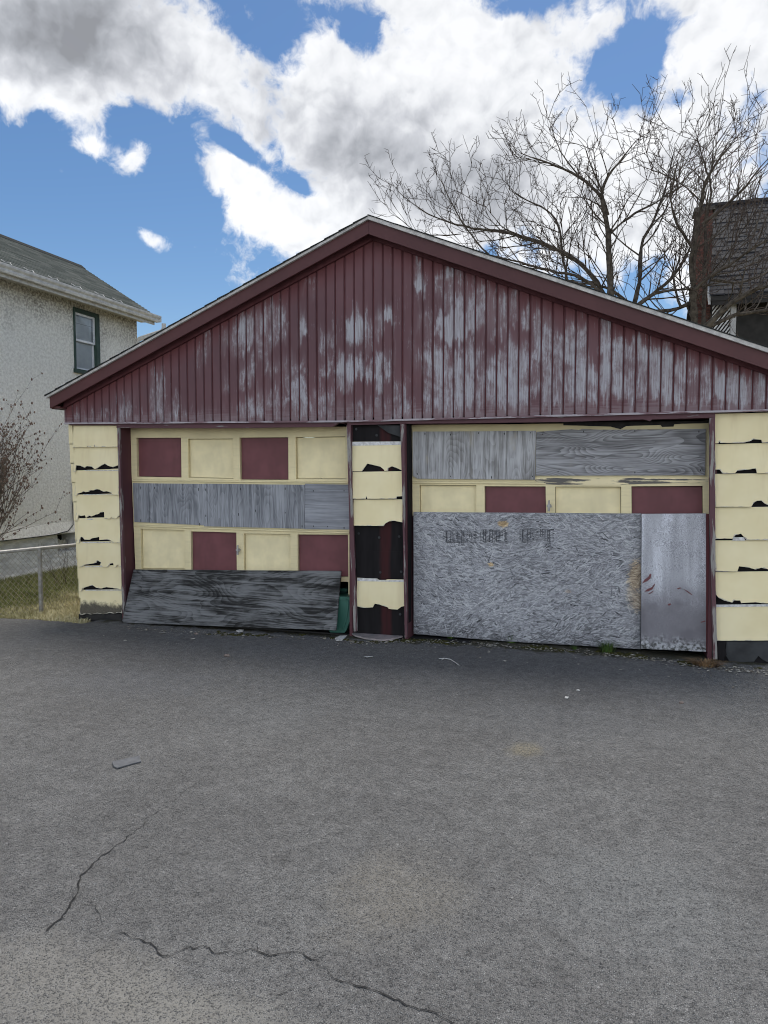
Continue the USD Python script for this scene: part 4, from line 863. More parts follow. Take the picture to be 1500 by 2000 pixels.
tl, tr, bl, br = at(1379.3, 1003.5, slab_y), at(1384.5, 1004, slab_y), at(1379.3, 1272.5, slab_y - 0.05), at(1386, 1273, slab_y - 0.05)
obj('edge_strip', hull([p + np.array([0, k, 0]) for p in (tl, tr, bl, br) for k in (0.001, 0.036)]), worn_plum('slab_edge_paint', 0.66, (0.3, 0.29, 0.29), (0.11, 0.032, 0.036)), slab)

for q in ([(548, 1285), (570, 1255), (592, 1240), (606, 1215), (616, 1222), (608, 1250), (585, 1268)], [(566, 1340), (590, 1322), (618, 1310), (638, 1285), (640, 1292), (622, 1325), (592, 1340)], [(590, 1356), (612, 1346), (630, 1334), (628, 1342), (606, 1356)], [(838, 1322), (870, 1338), (900, 1362), (896, 1366), (866, 1344)], [(792, 1320), (814, 1312), (826, 1316), (800, 1325)], [(728, 1428), (748, 1422), (752, 1432), (736, 1440)], [(958, 1552), (990, 1542), (992, 1550), (962, 1558)]):
    ps = c6(q); ym = slab_y - 0.05 * (np.mean([b for _, b in ps]) - 1004) / 264
    obj('scratch', prism(pq(ps, ym), ym - 0.0045, 0.004), M['panel_plum'], slab)
# green recycling bin behind the board
def bin_thing():
    t = thing('recycling_bin', 'green plastic recycling bin tucked behind the leaning board by the left jamb', 'bin')
    y = Y0 + 0.03
    s7 = cX(7.5, 620, 1080)
    def plate_px(pts, yf, th, r=0.012):
        p = Polygon(pq(s7(pts), y)).buffer(-r).buffer(r, quad_segs=6)
        return plate(p, yf, th)
    body = [(180, 640), (440, 640), (492, 680), (512, 740), (505, 850), (500, 1010), (462, 1018), (440, 1090), (400, 1170), (170, 1165)]
    obj('body', plate_px(body, y, 0.22, 0.02), M['bin'], t, smooth=35)
    rim = Polygon(pq(s7([(180, 668), (425, 672), (462, 712), (448, 850), (428, 985), (385, 1110), (180, 1110)]), y)).buffer(-0.01).buffer(0.01)
    ring = rim.difference(rim.buffer(-0.011))
    ring = max(getattr(ring, 'geoms', [ring]), key=lambda q: q.area)
    obj('ridge', plate(ring, y - 0.008, 0.012), M['bin'], t)
    obj('lid_rim', plate_px([(430, 640), (500, 655), (528, 740), (516, 830), (512, 1010), (482, 1014), (486, 830), (495, 740), (470, 672)], y - 0.012, 0.05, 0.004), M['bin'], t)
    obj('inner_tub', box(at(630, 1150, y + 0.3)[0], at(681, 1150, y + 0.3)[0], y + 0.24, y + 0.5, 0.05, at(660, 1148, y + 0.24)[2]), M['bin_dark'], t)
    obj('tub_rim', box(at(628, 1150, y + 0.3)[0], at(682, 1150, y + 0.3)[0], y + 0.225, y + 0.52, at(660, 1154, y + 0.23)[2], at(660, 1149, y + 0.23)[2]), M['bin'], t)
bin_thing()

def rz1(x, y): return float(road_z(np.array([x]), np.array([y]))[0])
def on_road(px, py):
    q = atz(px, py, 0.0)
    for _ in range(3): q = atz(px, py, rz1(q[0], q[1]))
    return q
def flat_piece(name, pts, th, mat, label, cat_, lift=0.004, tilt=0.0):
    q = [on_road(*p) for p in pts]; P = Polygon([(a[0], a[1]) for a in q]).buffer(0)
    m = trimesh.creation.extrude_polygon(P, th, engine='earcut'); v = m.vertices.copy()
    v[:, 2] += road_z(v[:, 0], v[:, 1]) + lift + tilt * (v[:, 1] - P.bounds[1]) + 0.004 * (meshkit.noise(v * 25) - 0.5)
    return tag(obj(name, trimesh.Trimesh(v, m.faces, process=False), mat), label, cat_)
flat_piece('fallen_panel', [(683, 1240), (700, 1233), (735, 1235), (790, 1243), (792, 1247), (768, 1252), (748, 1254), (716, 1251), (694, 1246)], 0.014, M['slate_slab'], 'pale flat panel piece lying at the foot of the centre pier', 'panel piece', 0.008, 0.05)
flat_piece('shingle_scrap', [(219, 1491), (272, 1479), (276, 1490), (262, 1493), (229, 1503), (222, 1499)], 0.006, M['scrap'], 'grey shingle scrap lying alone on the open asphalt', 'shingle scrap')
flat_piece('paint_flake', [(654, 1248), (664, 1243), (678, 1242), (674, 1247), (668, 1252), (656, 1252)], 0.004, M['paper'], 'cream flake lying between the green bin and the pale panel piece', 'flake')
flat_piece('paper_scrap', [(461, 1233), (468, 1230), (476, 1231), (475, 1234), (466, 1236)], 0.004, M['paper'], 'small white scrap on the asphalt in front of the leaning board', 'paper scrap')
flat_piece('paper_scrap', [(961, 1246), (976, 1247), (976, 1250), (963, 1249)], 0.012, M['paper'], 'small white scrap under the strand board beside a grass tuft', 'paper scrap')
flat_piece('paper_scrap', [(1104, 1362), (1111, 1363), (1108, 1366), (1103, 1365)], 0.004, M['paper'], 'tiny white scrap alone in the middle of the right-hand asphalt', 'paper scrap')
def pebble(px, py, r, label, seed, mat='stone', flat=0.6):
    q = on_road(px, py); s = trimesh.creation.icosphere(2, r); s.vertices *= [1.25, 0.9, flat]
    s.vertices += (meshkit.noise(s.vertices / r * 1.6 + seed)[:, None] - 0.5) * r * 0.7 * s.vertices / np.linalg.norm(s.vertices, axis=1, keepdims=True)
    s.apply_translation([q[0], q[1], q[2] + r * flat * 0.7]); tag(obj('pebble', s, M[mat], smooth=True), label, 'pebble')
pebble(443, 1282, 0.020, 'brownish pebble on the asphalt in front of the leaning board', 2)
pebble(1331, 1374, 0.013, 'dark little pebble on the asphalt in front of the grey slab', 4)
pebble(1129, 1349, 0.010, 'pale little pebble on the asphalt in front of the strand board', 6, 'paper')
pebble(383, 1239, 0.016, 'grey pebble close to the middle of the leaning board', 9)
def curled(name, px, py, L, ang, label, mat, seed, cat_='leaf'):
    q = on_road(px, py); n = 9; t = np.linspace(-1, 1, n); w = 0.35 * L * (1 - t ** 2) ** 0.7 + 0.001
    c, s = math.cos(ang), math.sin(ang); v = []
    for sgn in (-1, 0, 1):
        x = t * L / 2; y = sgn * w / 2 + 0.1 * L * np.sin(t * 3); z = 0.006 + 0.10 * L * t ** 2 + abs(sgn) * 0.18 * w
        v.append(np.stack([q[0] + c * x - s * y, q[1] + s * x + c * y, q[2] + z], 1))
    v = np.vstack(v); i = np.arange(n - 1); f = np.vstack([np.stack([i + k * n, i + 1 + k * n, i + 1 + (k + 1) * n, i + (k + 1) * n], 1) for k in (0, 1)])
    top = v.copy(); bot = v - [0, 0, 0.002]
    f2 = f[:, ::-1] + len(v)
    tag(obj(name, (np.vstack([top, bot]), np.vstack([f, f2])), mat), label, cat_)
curled('dry_leaf', 318, 1238, 0.075, 0.5, 'curled pale leaf on the asphalt before the left half of the leaning board', M['chip'], 1)
curled('bark_curl', 720, 1285, 0.075, 0.2, 'thin pale curl of bark on the asphalt below the pale panel piece', M['paper'], 2, 'bark curl')
def twig_thing():
    q = [on_road(px, py) + [0, 0, h] for px, py, h in ((857, 1289, .012), (868, 1288, .010), (880, 1291, .014), (890, 1296, .008), (897, 1301, .006))]
    m = MB(); m.add(tube(np.array(q), 0.004, 0.0025, 5, True)); a = on_road(868, 1288) + [0, 0, .01]; m.add(tube(np.array([a, on_road(862, 1292) + [0, 0, .012]]), 0.003, 0.002, 5, True))
    tag(obj('twig', m.mesh(), M['paper'], smooth=True), 'thin pale twig on the asphalt in front of the strand board', 'twig')
twig_thing()
# weeds and dead grass along the wall
def tuft(px, py, R, H, n, mat, label, seed, lean=0.5, name='grass_tuft', cat_='grass tuft'):
    r = np.random.default_rng(seed); q = on_road(px, py); m = MB()
    for _ in range(n):
        a = r.uniform(0, 2 * np.pi); d = R * math.sqrt(r.random()) * 0.55; h = H * r.uniform(0.45, 1.0); l = lean * h * r.uniform(0.3, 1.4)
        b = np.array([q[0] + d * math.cos(a), q[1] + 0.5 * d * math.sin(a), q[2] - 0.004]); o = np.array([math.cos(a), 0.6 * math.sin(a), 0]); w = r.uniform(0.0014, 0.0028)
        s = np.array([-o[1], o[0], 0]); s = s / np.linalg.norm(s) * w
        p = [b, b + o * l * 0.35 + [0, 0, h * 0.6], b + o * l + [0, 0, h * (0.95 if lean < 0.9 else 0.7)]]
        m.add((np.array([p[0] - s, p[0] + s, p[1] + s * .8, p[1] - s * .8, p[2]]), np.array([[0, 1, 2], [0, 2, 3], [3, 2, 4]])))
    tag(obj(name, m.mesh(), M[mat]), label, cat_)
tuft(1186, 1274, 0.11, 0.115, 240, 'weed', 'bright green grass tuft at the right end of the strand board', 1, 0.7)
tuft(999, 1255, 0.085, 0.10, 150, 'weed', 'green grass tuft under the middle of the strand board', 2, 0.35)
tuft(880, 1247, 0.06, 0.07, 70, 'weed', 'small dull grass tuft under the left part of the strand board', 3, 0.5)
tuft(1122, 1268, 0.05, 0.04, 60, 'weed', 'lowest grass tuft just left of the bright green one', 4, 0.6)
tuft(1378, 1301, 0.17, 0.085, 330, 'straw', 'brown dead grass clump below the grey slab and right jamb', 5, 1.5, 'dead_grass', 'dead grass')
def litter():
    r = np.random.default_rng(21); m = MB(); line = [(245, 1226), (440, 1240), (640, 1247), (700, 1256), (800, 1252), (900, 1256), (1050, 1266), (1250, 1284), (1400, 1306), (1500, 1312)]
    px = np.array([a for a, _ in line]); py = np.array([b for _, b in line])
    for k in range(1500):
        a = r.uniform(245, 1520) if k % 3 else r.uniform(660, 1520); q = on_road(a, np.interp(a, px, py)); y = q[1] + abs(r.normal(0, 0.045)) * (1 if r.random() < 0.3 else -1.2) - (0 if r.random() < 0.9 else r.uniform(0, 0.5)); x = q[0]
        s = r.uniform(0.003, 0.012) * (1 if r.random() < 0.92 else 2.2); z = float(ground_z(x, y)) + 0.005
        ang = r.uniform(0, 6.28); p = []
        for i in range(5):
            t = ang + i * 1.256 + r.uniform(-.3, .3); p.append((x + s * r.uniform(.5, 1.2) * math.cos(t), y + s * r.uniform(.5, 1.2) * math.sin(t), z + r.uniform(0, .004)))
        p.append((x, y, z + 0.3 * s)); m.add((np.array(p), np.array([[i, (i + 1) % 5, 5] for i in range(5)])))
    tag(obj('ground_litter', m.mesh(), M['chip']), 'paint flakes and crumbs strewn along the foot of the garage', 'litter', kind='stuff')
    r = np.random.default_rng(22); m = MB()
    for k in range(900):
        a = r.uniform(350, 1500) if k % 2 else r.uniform(780, 1330); q = on_road(a, np.interp(a, px, py)); x, y = q[0], q[1] + r.normal(0.03, 0.035)
        if meshkit.noise(np.array([[x * 5, y * 5, 0]]))[0] < 0.5: continue
        s = trimesh.creation.icosphere(1, r.uniform(0.008, 0.02)); s.vertices *= [1.3, 1.0, 0.45]; s.apply_translation([x, y, float(ground_z(x, y)) + 0.001]); m.add(s)
    tag(obj('moss', m.mesh(), M['moss']), 'low dull green moss cushions in the joint along the garage wall', 'moss', kind='stuff')
litter()

# ------------------------------------------------------------------ lawn and fence at the left
def lawn():
    r = np.random.default_rng(31); n = 90000
    x = r.uniform(-8.6, -5.3, n); y = r.uniform(5.2, 12.2, n)
    ex = np.interp(x, [-9, atz(0, 1207, 0)[0], atz(80, 1211, 0)[0], atz(165, 1219, 0)[0]], [5.85, atz(0, 1207, 0)[1], atz(80, 1211, 0)[1], atz(165, 1219, 0)[1]])
    keep = (y > ex - 0.03 + 0.05 * r.random(n)) & ((x < XL - 0.02) | (y < Y0 - 0.02)) & ((x > -8.44) | (y < 3))
    x, y = x[keep], y[keep]; n = len(x)
    h = r.uniform(0.02, 0.055, n) * np.where(y < 7.2, 0.75, 1.2); a = r.uniform(0, 2 * np.pi, n); l = r.uniform(0.5, 1.6, n) * h; w = r.uniform(0.0018, 0.0035, n)
    b = np.stack([x, y, np.full(n, -0.035)], 1); o = np.stack([np.cos(a), np.sin(a), 0 * a], 1); s = np.stack([-np.sin(a), np.cos(a), 0 * a], 1) * w[:, None]
    mid = b + o * l[:, None] * 0.4 + np.stack([0 * h, 0 * h, 0.7 * h + 0.02], 1); tip = b + o * l[:, None] + np.stack([0 * h, 0 * h, h + 0.02], 1)
    v = np.stack([b - s, b + s, mid + s, mid - s, tip], 1).reshape(-1, 3); i = np.arange(n)[:, None] * 5
    f = np.concatenate([i + np.array([[0, 1, 2]]), i + np.array([[0, 2, 3]]), i + np.array([[3, 2, 4]])])
    tag(obj('lawn_grass', (v, f), M['lawn'], attrs={'rnd': np.repeat(r.random(n), 5)}), 'short yellow and green grass beside the garage and under the wire fence', 'grass', kind='stuff')
lawn()
def fence():
    t = thing('wire_fence', 'low galvanised chain-link fence between the white house and the garage', 'fence')
    a, b = np.array([*atz(0, 1206, 0)[:2], 0.0]), np.array([*atz(155, 1181, 0)[:2], 0.0])
    d = (b - a) / np.linalg.norm(b - a)
    H = lambda s: 0.705
    s0, s1 = -1.6, 4.2
    P = lambda s, z: a + d * s + np.array([0, 0, z])
    obj('top_rail', tube(np.array([P(s, 0.71 + 0.006 * math.sin(s * 2)) for s in np.linspace(s0, s1, 14)]), 0.021, None, 12, True), M['steel'], t, smooth=40)
    sp = float(np.dot(np.array([*atz(72, 1191, 0)[:2], 0]) - a, d))
    for s in (sp, sp + 2.4, sp - 1.9):
        p = obj('post', tube(np.array([P(s, -0.05), P(s, 0.69)]), 0.024, None, 12, True), M['steel'], t, smooth=40)
        obj('post_cap', trimesh.creation.cylinder(0.030, 0.035, sections=14, transform=trimesh.transformations.translation_matrix(P(s, 0.705))), M['steel'], p, smooth=40)
    m = MB(); c = 0.058; off = np.array([d[1], -d[0], 0]) * 0.026
    k = s0
    while k < s1:
        for sg in (1, -1):
            n = 13; z = np.linspace(0.01, 0.69, n); s = k + sg * (z - 0.01) * 0.86 + 0.002 * np.sin(z * 200)
            q = np.array([P(si, zi) for si, zi in zip(s, z)]) + off + np.array([d[1], -d[0], 0]) * (0.0025 * sg)
            m.add(tube(q[[0, 4, 8, 12]], 0.0017, None, 4))
        k += c
    tag(obj('chain_mesh', m.mesh(), M['wire'], t), kind='stuff')
    obj('tie_wire', tube(np.array([P(sp, 0.6) + off * 1.3 + [0, 0, 0.0], P(sp, 0.6) - off * 1.3]), 0.003, None, 4), M['steel'], t)
fence()

# ------------------------------------------------------------------ bare shrubs behind the fence
def shrub(name, base, H, spread, n, label, seed, buds=True, mat='shrub', lean=(0.0, 0.0)):
    r = np.random.default_rng(seed); t = thing(name, label, 'shrub'); st, bd = MB(), MB()
    def grow(p, d, L, rad, lv):
        k = max(3, int(L / 0.12)); pts = [p]
        for i in range(k):
            d = d + r.normal(0, 0.07, 3) + np.array([0, 0, 0.05]); d /= np.linalg.norm(d); pts.append(pts[-1] + d * L / k)
            if lv < 3 and i >= (1 if lv else k // 4) and r.random() < (0.62 if lv < 2 else 0.5):
                s = d + r.normal(0, 0.42, 3); s[2] = abs(s[2]) * 0.8 + 0.25; s /= np.linalg.norm(s)
                grow(pts[-1], s, L * r.uniform(0.25, 0.5), rad * 0.55, lv + 1)
            if buds and lv >= 1 and r.random() < 0.5:
                b = trimesh.creation.icosphere(0, r.uniform(0.005, 0.009)); b.vertices *= [1, 1, 1.7]; b.apply_translation(pts[-1] + r.normal(0, 0.008, 3)); bd.add(b)
        st.add(tube(np.array(pts), rad, rad * 0.35, 4))
        if buds:
            b = trimesh.creation.icosphere(0, r.uniform(0.008, 0.015)); b.vertices *= [1, 1, 1.6]; b.apply_translation(pts[-1]); bd.add(b)
    for _ in range(n):
        a = r.uniform(0, 2 * np.pi); o = spread * math.sqrt(r.random())
        d = np.array([o * math.cos(a) + lean[0], o * math.sin(a) + lean[1], 1.0]); d /= np.linalg.norm(d)
        grow(base + np.array([r.normal(0, 0.05), r.normal(0, 0.05), 0]), d, H * r.uniform(0.7, 1.0), 0.010 * (H / 2), 0)
    tag(obj('stems', st.mesh(), M[mat], t), kind='stuff')
    if buds: tag(obj('buds', bd.mesh(), M['bud'], t), kind='stuff')
shrub('bare_shrub', np.array([*at(-50, 1120, 7.6)[:2], -0.03]), 1.9, 0.42, 60, 'tall bare shrub with reddish buds in front of the white house', 3)
shrub('dead_bush', np.array([*at(128, 1160, 8.0)[:2], -0.03]), 0.62, 0.75, 11, 'small scraggly bush behind the fence near the garage corner', 8, False, 'twig')

# ------------------------------------------------------------------ white stucco house at the left
def house():
    t = thing('stucco_house', 'pale stucco house with green-grey shingle roof and white gutter', 'house')
    XW = -8.5; YN, YE = 2.5, 11.42; XO = -14.5
    EZ = 4.42
    yR1 = atx(309, 632, -8.13)[1]; rp = at(158, 521, yR1); RX_, RZ = rp[0], rp[2] - 0.06
    # wall with a flared foot, built as a profile swept in y
    hole = [(at_[1], at_[2]) for at_ in (atx(142, 597, XW), atx(192, 612, XW), atx(190, 733, XW), atx(144, 722, XW))]
    wy0, wy1 = hole[0][0], hole[1][0]; wz0, wz1 = 3.24, 4.28
    def wall_y(poly, x, th):
        m = trimesh.creation.extrude_polygon(poly, th, engine='earcut'); v = m.vertices
        return trimesh.Trimesh(np.stack([x - th + v[:, 2], v[:, 0], v[:, 1]], 1), m.faces, process=False)
    P = sbox(YN, 0.58, YE, EZ - 0.02).difference(sbox(wy0, wz0, wy1, wz1))
    w = MB(); w.add(wall_y(P, XW, 0.25)); w.add(box(XO, XW - 0.25, YE - 0.25, YE, 0.58, EZ - 0.02)); w.add(box(XO, XW - 0.25, YN, YN + 0.25, 0.58, EZ - 0.02))
    w.add(box(XO, XO + 0.25, YN + 0.25, YE - 0.25, 0.58, EZ - 0.02))
    for yy in (YN, YE - 0.25):
        g_ = Polygon([(XO, EZ - 0.02), (XW, EZ - 0.02), (RX_, RZ - 0.10), (XO - 2 + 2, RZ - 1.6)]).buffer(0)
        m = trimesh.creation.extrude_polygon(g_, 0.25, engine='earcut'); v = m.vertices; w.add(trimesh.Trimesh(np.stack([v[:, 0], yy + 0.25 - v[:, 2], v[:, 1]], 1), m.faces, process=False))
    w.add(hull([(x, y, z) for x, z in ((XW - 0.02, 0.58), (XW + 0.05, 0.575), (XW - 0.02, 0.75), (XW + 0.002, 0.75)) for y in (YN, YE)]))
    obj('wall', w.mesh(), M['stucco'], t)
    # foundation with a basement opening
    by0, by1 = atx(115, 1045, XW)[1], atx(149, 1045, XW)[1]
    F = sbox(YN, -0.3, YE, 0.575).difference(sbox(by0, 0.27, by1, 0.555))
    fo = wall_y(F, XW - 0.03, 0.3)
    fo = fo.subdivide().subdivide().subdivide(); fo.vertices[:, 0] += 0.045 * (meshkit.fbm(fo.vertices * [1, 3.2, 5.0], 3, 3) - 0.5) * (fo.vertices[:, 0] > XW - 0.1)
    obj('foundation', fo, M['whitewash'], t, smooth=30)
    bw = obj('basement_opening', box(XW - 0.32, XW - 0.30, by0 - 0.05, by1 + 0.05, 0.2, 0.6), M['dark'], t)
    sk = MB(); r = np.random.default_rng(2)
    for k in range(5):
        s = trimesh.creation.icosphere(2, 0.07); s.vertices *= [0.7, 0.8, 1.35]; s.vertices += 0.03 * (meshkit.noise(s.vertices * 30 + k) - 0.5)[:, None]; s.apply_translation([XW - 0.2, by0 + 0.08 + k * (by1 - by0 - 0.1) / 5, 0.35 + 0.03 * r.random()]); sk.add(s)
    obj('stuffing', sk.mesh(), M['whitewash'], bw, smooth=True)
    # roof
    OV = 0.30; ex = XW + OV; sl = (RZ - EZ) / (ex - RX_)
    yR0 = YN - 0.3
    zz = lambda x: EZ + 0.06 + (ex - x) * sl
    obj('roof', hull([(x, y, zz(x) + u - 0.02) for x in (ex, RX_) for u in (-0.07, 0.0) for y in (yR0, yR1)]), M['dark'], t)
    roof = stage.GetPrimAtPath(str(t.GetPath()) + '/roof'); n = 24; ln = (ex - RX_)
    r = np.random.default_rng(4)
    for i in range(n):
        xa, xb = ex + 0.03 - ln * i / n, ex + 0.03 - ln * (i + 1.25) / n
        xb = max(xb, RX_)
        m = MB(); y = yR0 - r.uniform(0, 0.3)
        while y < yR1:
            L = r.uniform(0.28, 0.36); ya, yb = max(y, yR0 - 0.02), min(y + L - 0.006, yR1 + 0.02); dl = r.uniform(0, 0.004)
            if yb > ya + 0.02: m.add(hull([(xa, ya, zz(xa) + 0.001), (xa, ya, zz(xa) + 0.013 + dl), (xa, yb, zz(xa) + 0.001), (xa, yb, zz(xa) + 0.013 + dl), (xb, ya, zz(xb)), (xb, yb, zz(xb)), (xb, ya, zz(xb) + 0.003), (xb, yb, zz(xb) + 0.003)]))
            y += L
        obj('shingle_course', m.mesh(), M['roof_green'], roof)
    obj('ridge_cap', hull([(RX_ + dx, y, RZ + 0.06 + dz) for dx, dz in ((0.10, -0.045), (0.0, 0.035), (-0.12, -0.06)) for y in (yR0 - 0.02, yR1 + 0.02)]), M['shingle_dark'], roof)
    obj('rear_slope', hull([(x, y, z + u) for x, z in ((RX_, RZ + 0.02), (XO - 0.4, RZ - 1.9)) for u in (-0.08, 0) for y in (yR0, yR1)]), M['roof_green'], roof)
    obj('eave_fascia', box(ex - 0.03, ex - 0.008, yR0, yR1, EZ - 0.11, EZ + 0.03), M['gutter'], t)
    obj('soffit', box(XW, ex - 0.031, yR0, yR1, EZ - 0.05, EZ - 0.03), M['gutter'], t)
    # gutter: K profile
    prof = [(0, 0.0), (0.0, -0.11), (0.06, -0.11), (0.075, -0.085), (0.072, -0.055), (0.105, -0.03), (0.11, -0.006), (0.11, 0.004), (0.100, 0.004), (0.098, -0.02), (0.062, -0.05), (0.06, -0.09), (0.012, -0.10), (0.012, 0.0)]
    m = trimesh.creation.extrude_polygon(Polygon(prof), yR1 + 0.05 - yR0, engine='earcut'); v = m.vertices
    gut = obj('gutter', trimesh.Trimesh(np.stack([ex - 0.006 + v[:, 0], yR1 + 0.05 - v[:, 2], EZ + 0.05 + v[:, 1]], 1), m.faces, process=False), M['gutter'], t)
    obj('end_cap', box(ex - 0.007, ex + 0.105, yR1 + 0.05, yR1 + 0.055, EZ - 0.058, EZ + 0.054), M['gutter'], gut)
    for py in (18, 62, 110, 155, 200, 235):
        c = atx(py + 0, 530 + py * 0.33, ex + 0.05); yy = c[1]
        obj('gutter_strap', tube(np.array([(ex + 0.1, yy, EZ + 0.055), (ex + 0.05, yy + 0.02, EZ + 0.10), (ex - 0.05, yy + 0.03, zz(ex - 0.05) + 0.03), (ex - 0.14, yy + 0.05, zz(ex - 0.14) + 0.022)]), 0.006, None, 5), M['gutter'], gut)
    dsp = [(ex + 0.05, YE + 0.34, EZ - 0.05), (ex + 0.05, YE + 0.34, EZ - 0.14), (ex + 0.03, YE + 0.30, EZ - 0.20), (XW - 0.02, YE + 0.09, EZ - 0.36), (XW - 0.05, YE + 0.06, EZ - 0.42), (XW - 0.05, YE + 0.06, 0.4)]
    obj('downspout', tube(np.array(dsp), 0.042, None, 10), M['gutter'], t, smooth=50)
    obj('cable', tube(np.array([(XW + 0.012, atx(141, y, XW)[1], atx(141, y, XW)[2]) for y in (800, 860, 930, 1000)] + [(XW + 0.03, atx(140, 1025, XW)[1], atx(140, 1025, XW)[2]), (XW + 0.05, atx(128, 1037, XW)[1], atx(128, 1037, XW)[2]), (XW + 0.06, atx(100, 1044, XW)[1], atx(100, 1044, XW)[2]), (XW + 0.06, atx(40, 1052, XW)[1], atx(40, 1052, XW)[2]), (XW + 0.06, atx(-60, 1062, XW)[1], atx(-60, 1062, XW)[2])]), 0.007, None, 6), M['cable'], t, smooth=True)
    # window: green casing, white sashes, blind
    cs = MB(); e = 0.07
    cs.add(box(XW - 0.14, XW + 0.02, wy0, wy0 + 0.035, wz0, wz1)); cs.add(box(XW - 0.14, XW + 0.022, wy1 - 0.085, wy1, wz0, wz1))
    cs.add(box(XW - 0.14, XW + 0.018, wy0 + 0.035, wy1 - 0.085, wz1 - 0.07, wz1)); cs.add(box(XW - 0.14, XW + 0.045, wy0 - 0.02, wy1 + 0.01, wz0 - 0.03, wz0 + 0.035))
    win = obj('window', cs.mesh(), M['green_trim'], t)
    a0, a1, b0, b1 = wy0 + 0.036, wy1 - 0.086, wz0 + 0.036, wz1 - 0.071; mid = (b0 + b1) / 2 + 0.02
    fr = MB()
    for z0, z1, xo in ((mid - 0.02, b1, -0.008), (b0, mid + 0.02, -0.036)):
        for bb in ((a0, a0 + 0.035, z0, z1), (a1 - 0.035, a1, z0, z1), (a0 + 0.035, a1 - 0.035, z0, z0 + 0.035), (a0 + 0.035, a1 - 0.035, z1 - 0.035, z1)):
            fr.add(box(XW + xo - 0.026, XW + xo, bb[0], bb[1], bb[2], bb[3]))
    obj('sash', fr.mesh(), M['sash'], win)
    for z0, z1, xo in ((mid + 0.01, b1 - 0.03, -0.018), (b0 + 0.03, mid - 0.01, -0.046)):
        obj('pane', (np.array([(XW + xo, a0 + 0.03, z0), (XW + xo, a1 - 0.03, z0), (XW + xo, a1 - 0.03, z1), (XW + xo, a0 + 0.03, z1)]), np.array([[0, 1, 2], [0, 2, 3]])), M['pane'], win)
    bl = MB(); z = b0 + 0.01; r = np.random.default_rng(6)
    while z < b1 - 0.02:
        tl_ = 0.0185 + r.normal(0, 0.0012); bl.add(hull([(XW - 0.0565, y, z + zz_) for y in (a0, a1) for zz_ in (0.0, 0.001)] + [(XW - 0.054, y, z - tl_ - 0.0015 + zz_) for y in (a0, a1) for zz_ in (0.0, 0.001)])); z += 0.0185 if r.random() > 0.06 else 0.026
    obj('blind', bl.mesh(), M['blind'], win)
    obj('room', box(XW - 0.30, XW - 0.26, wy0 - 0.1, wy1 + 0.1, wz0 - 0.1, wz1 + 0.1), M['dark'], win)
house()

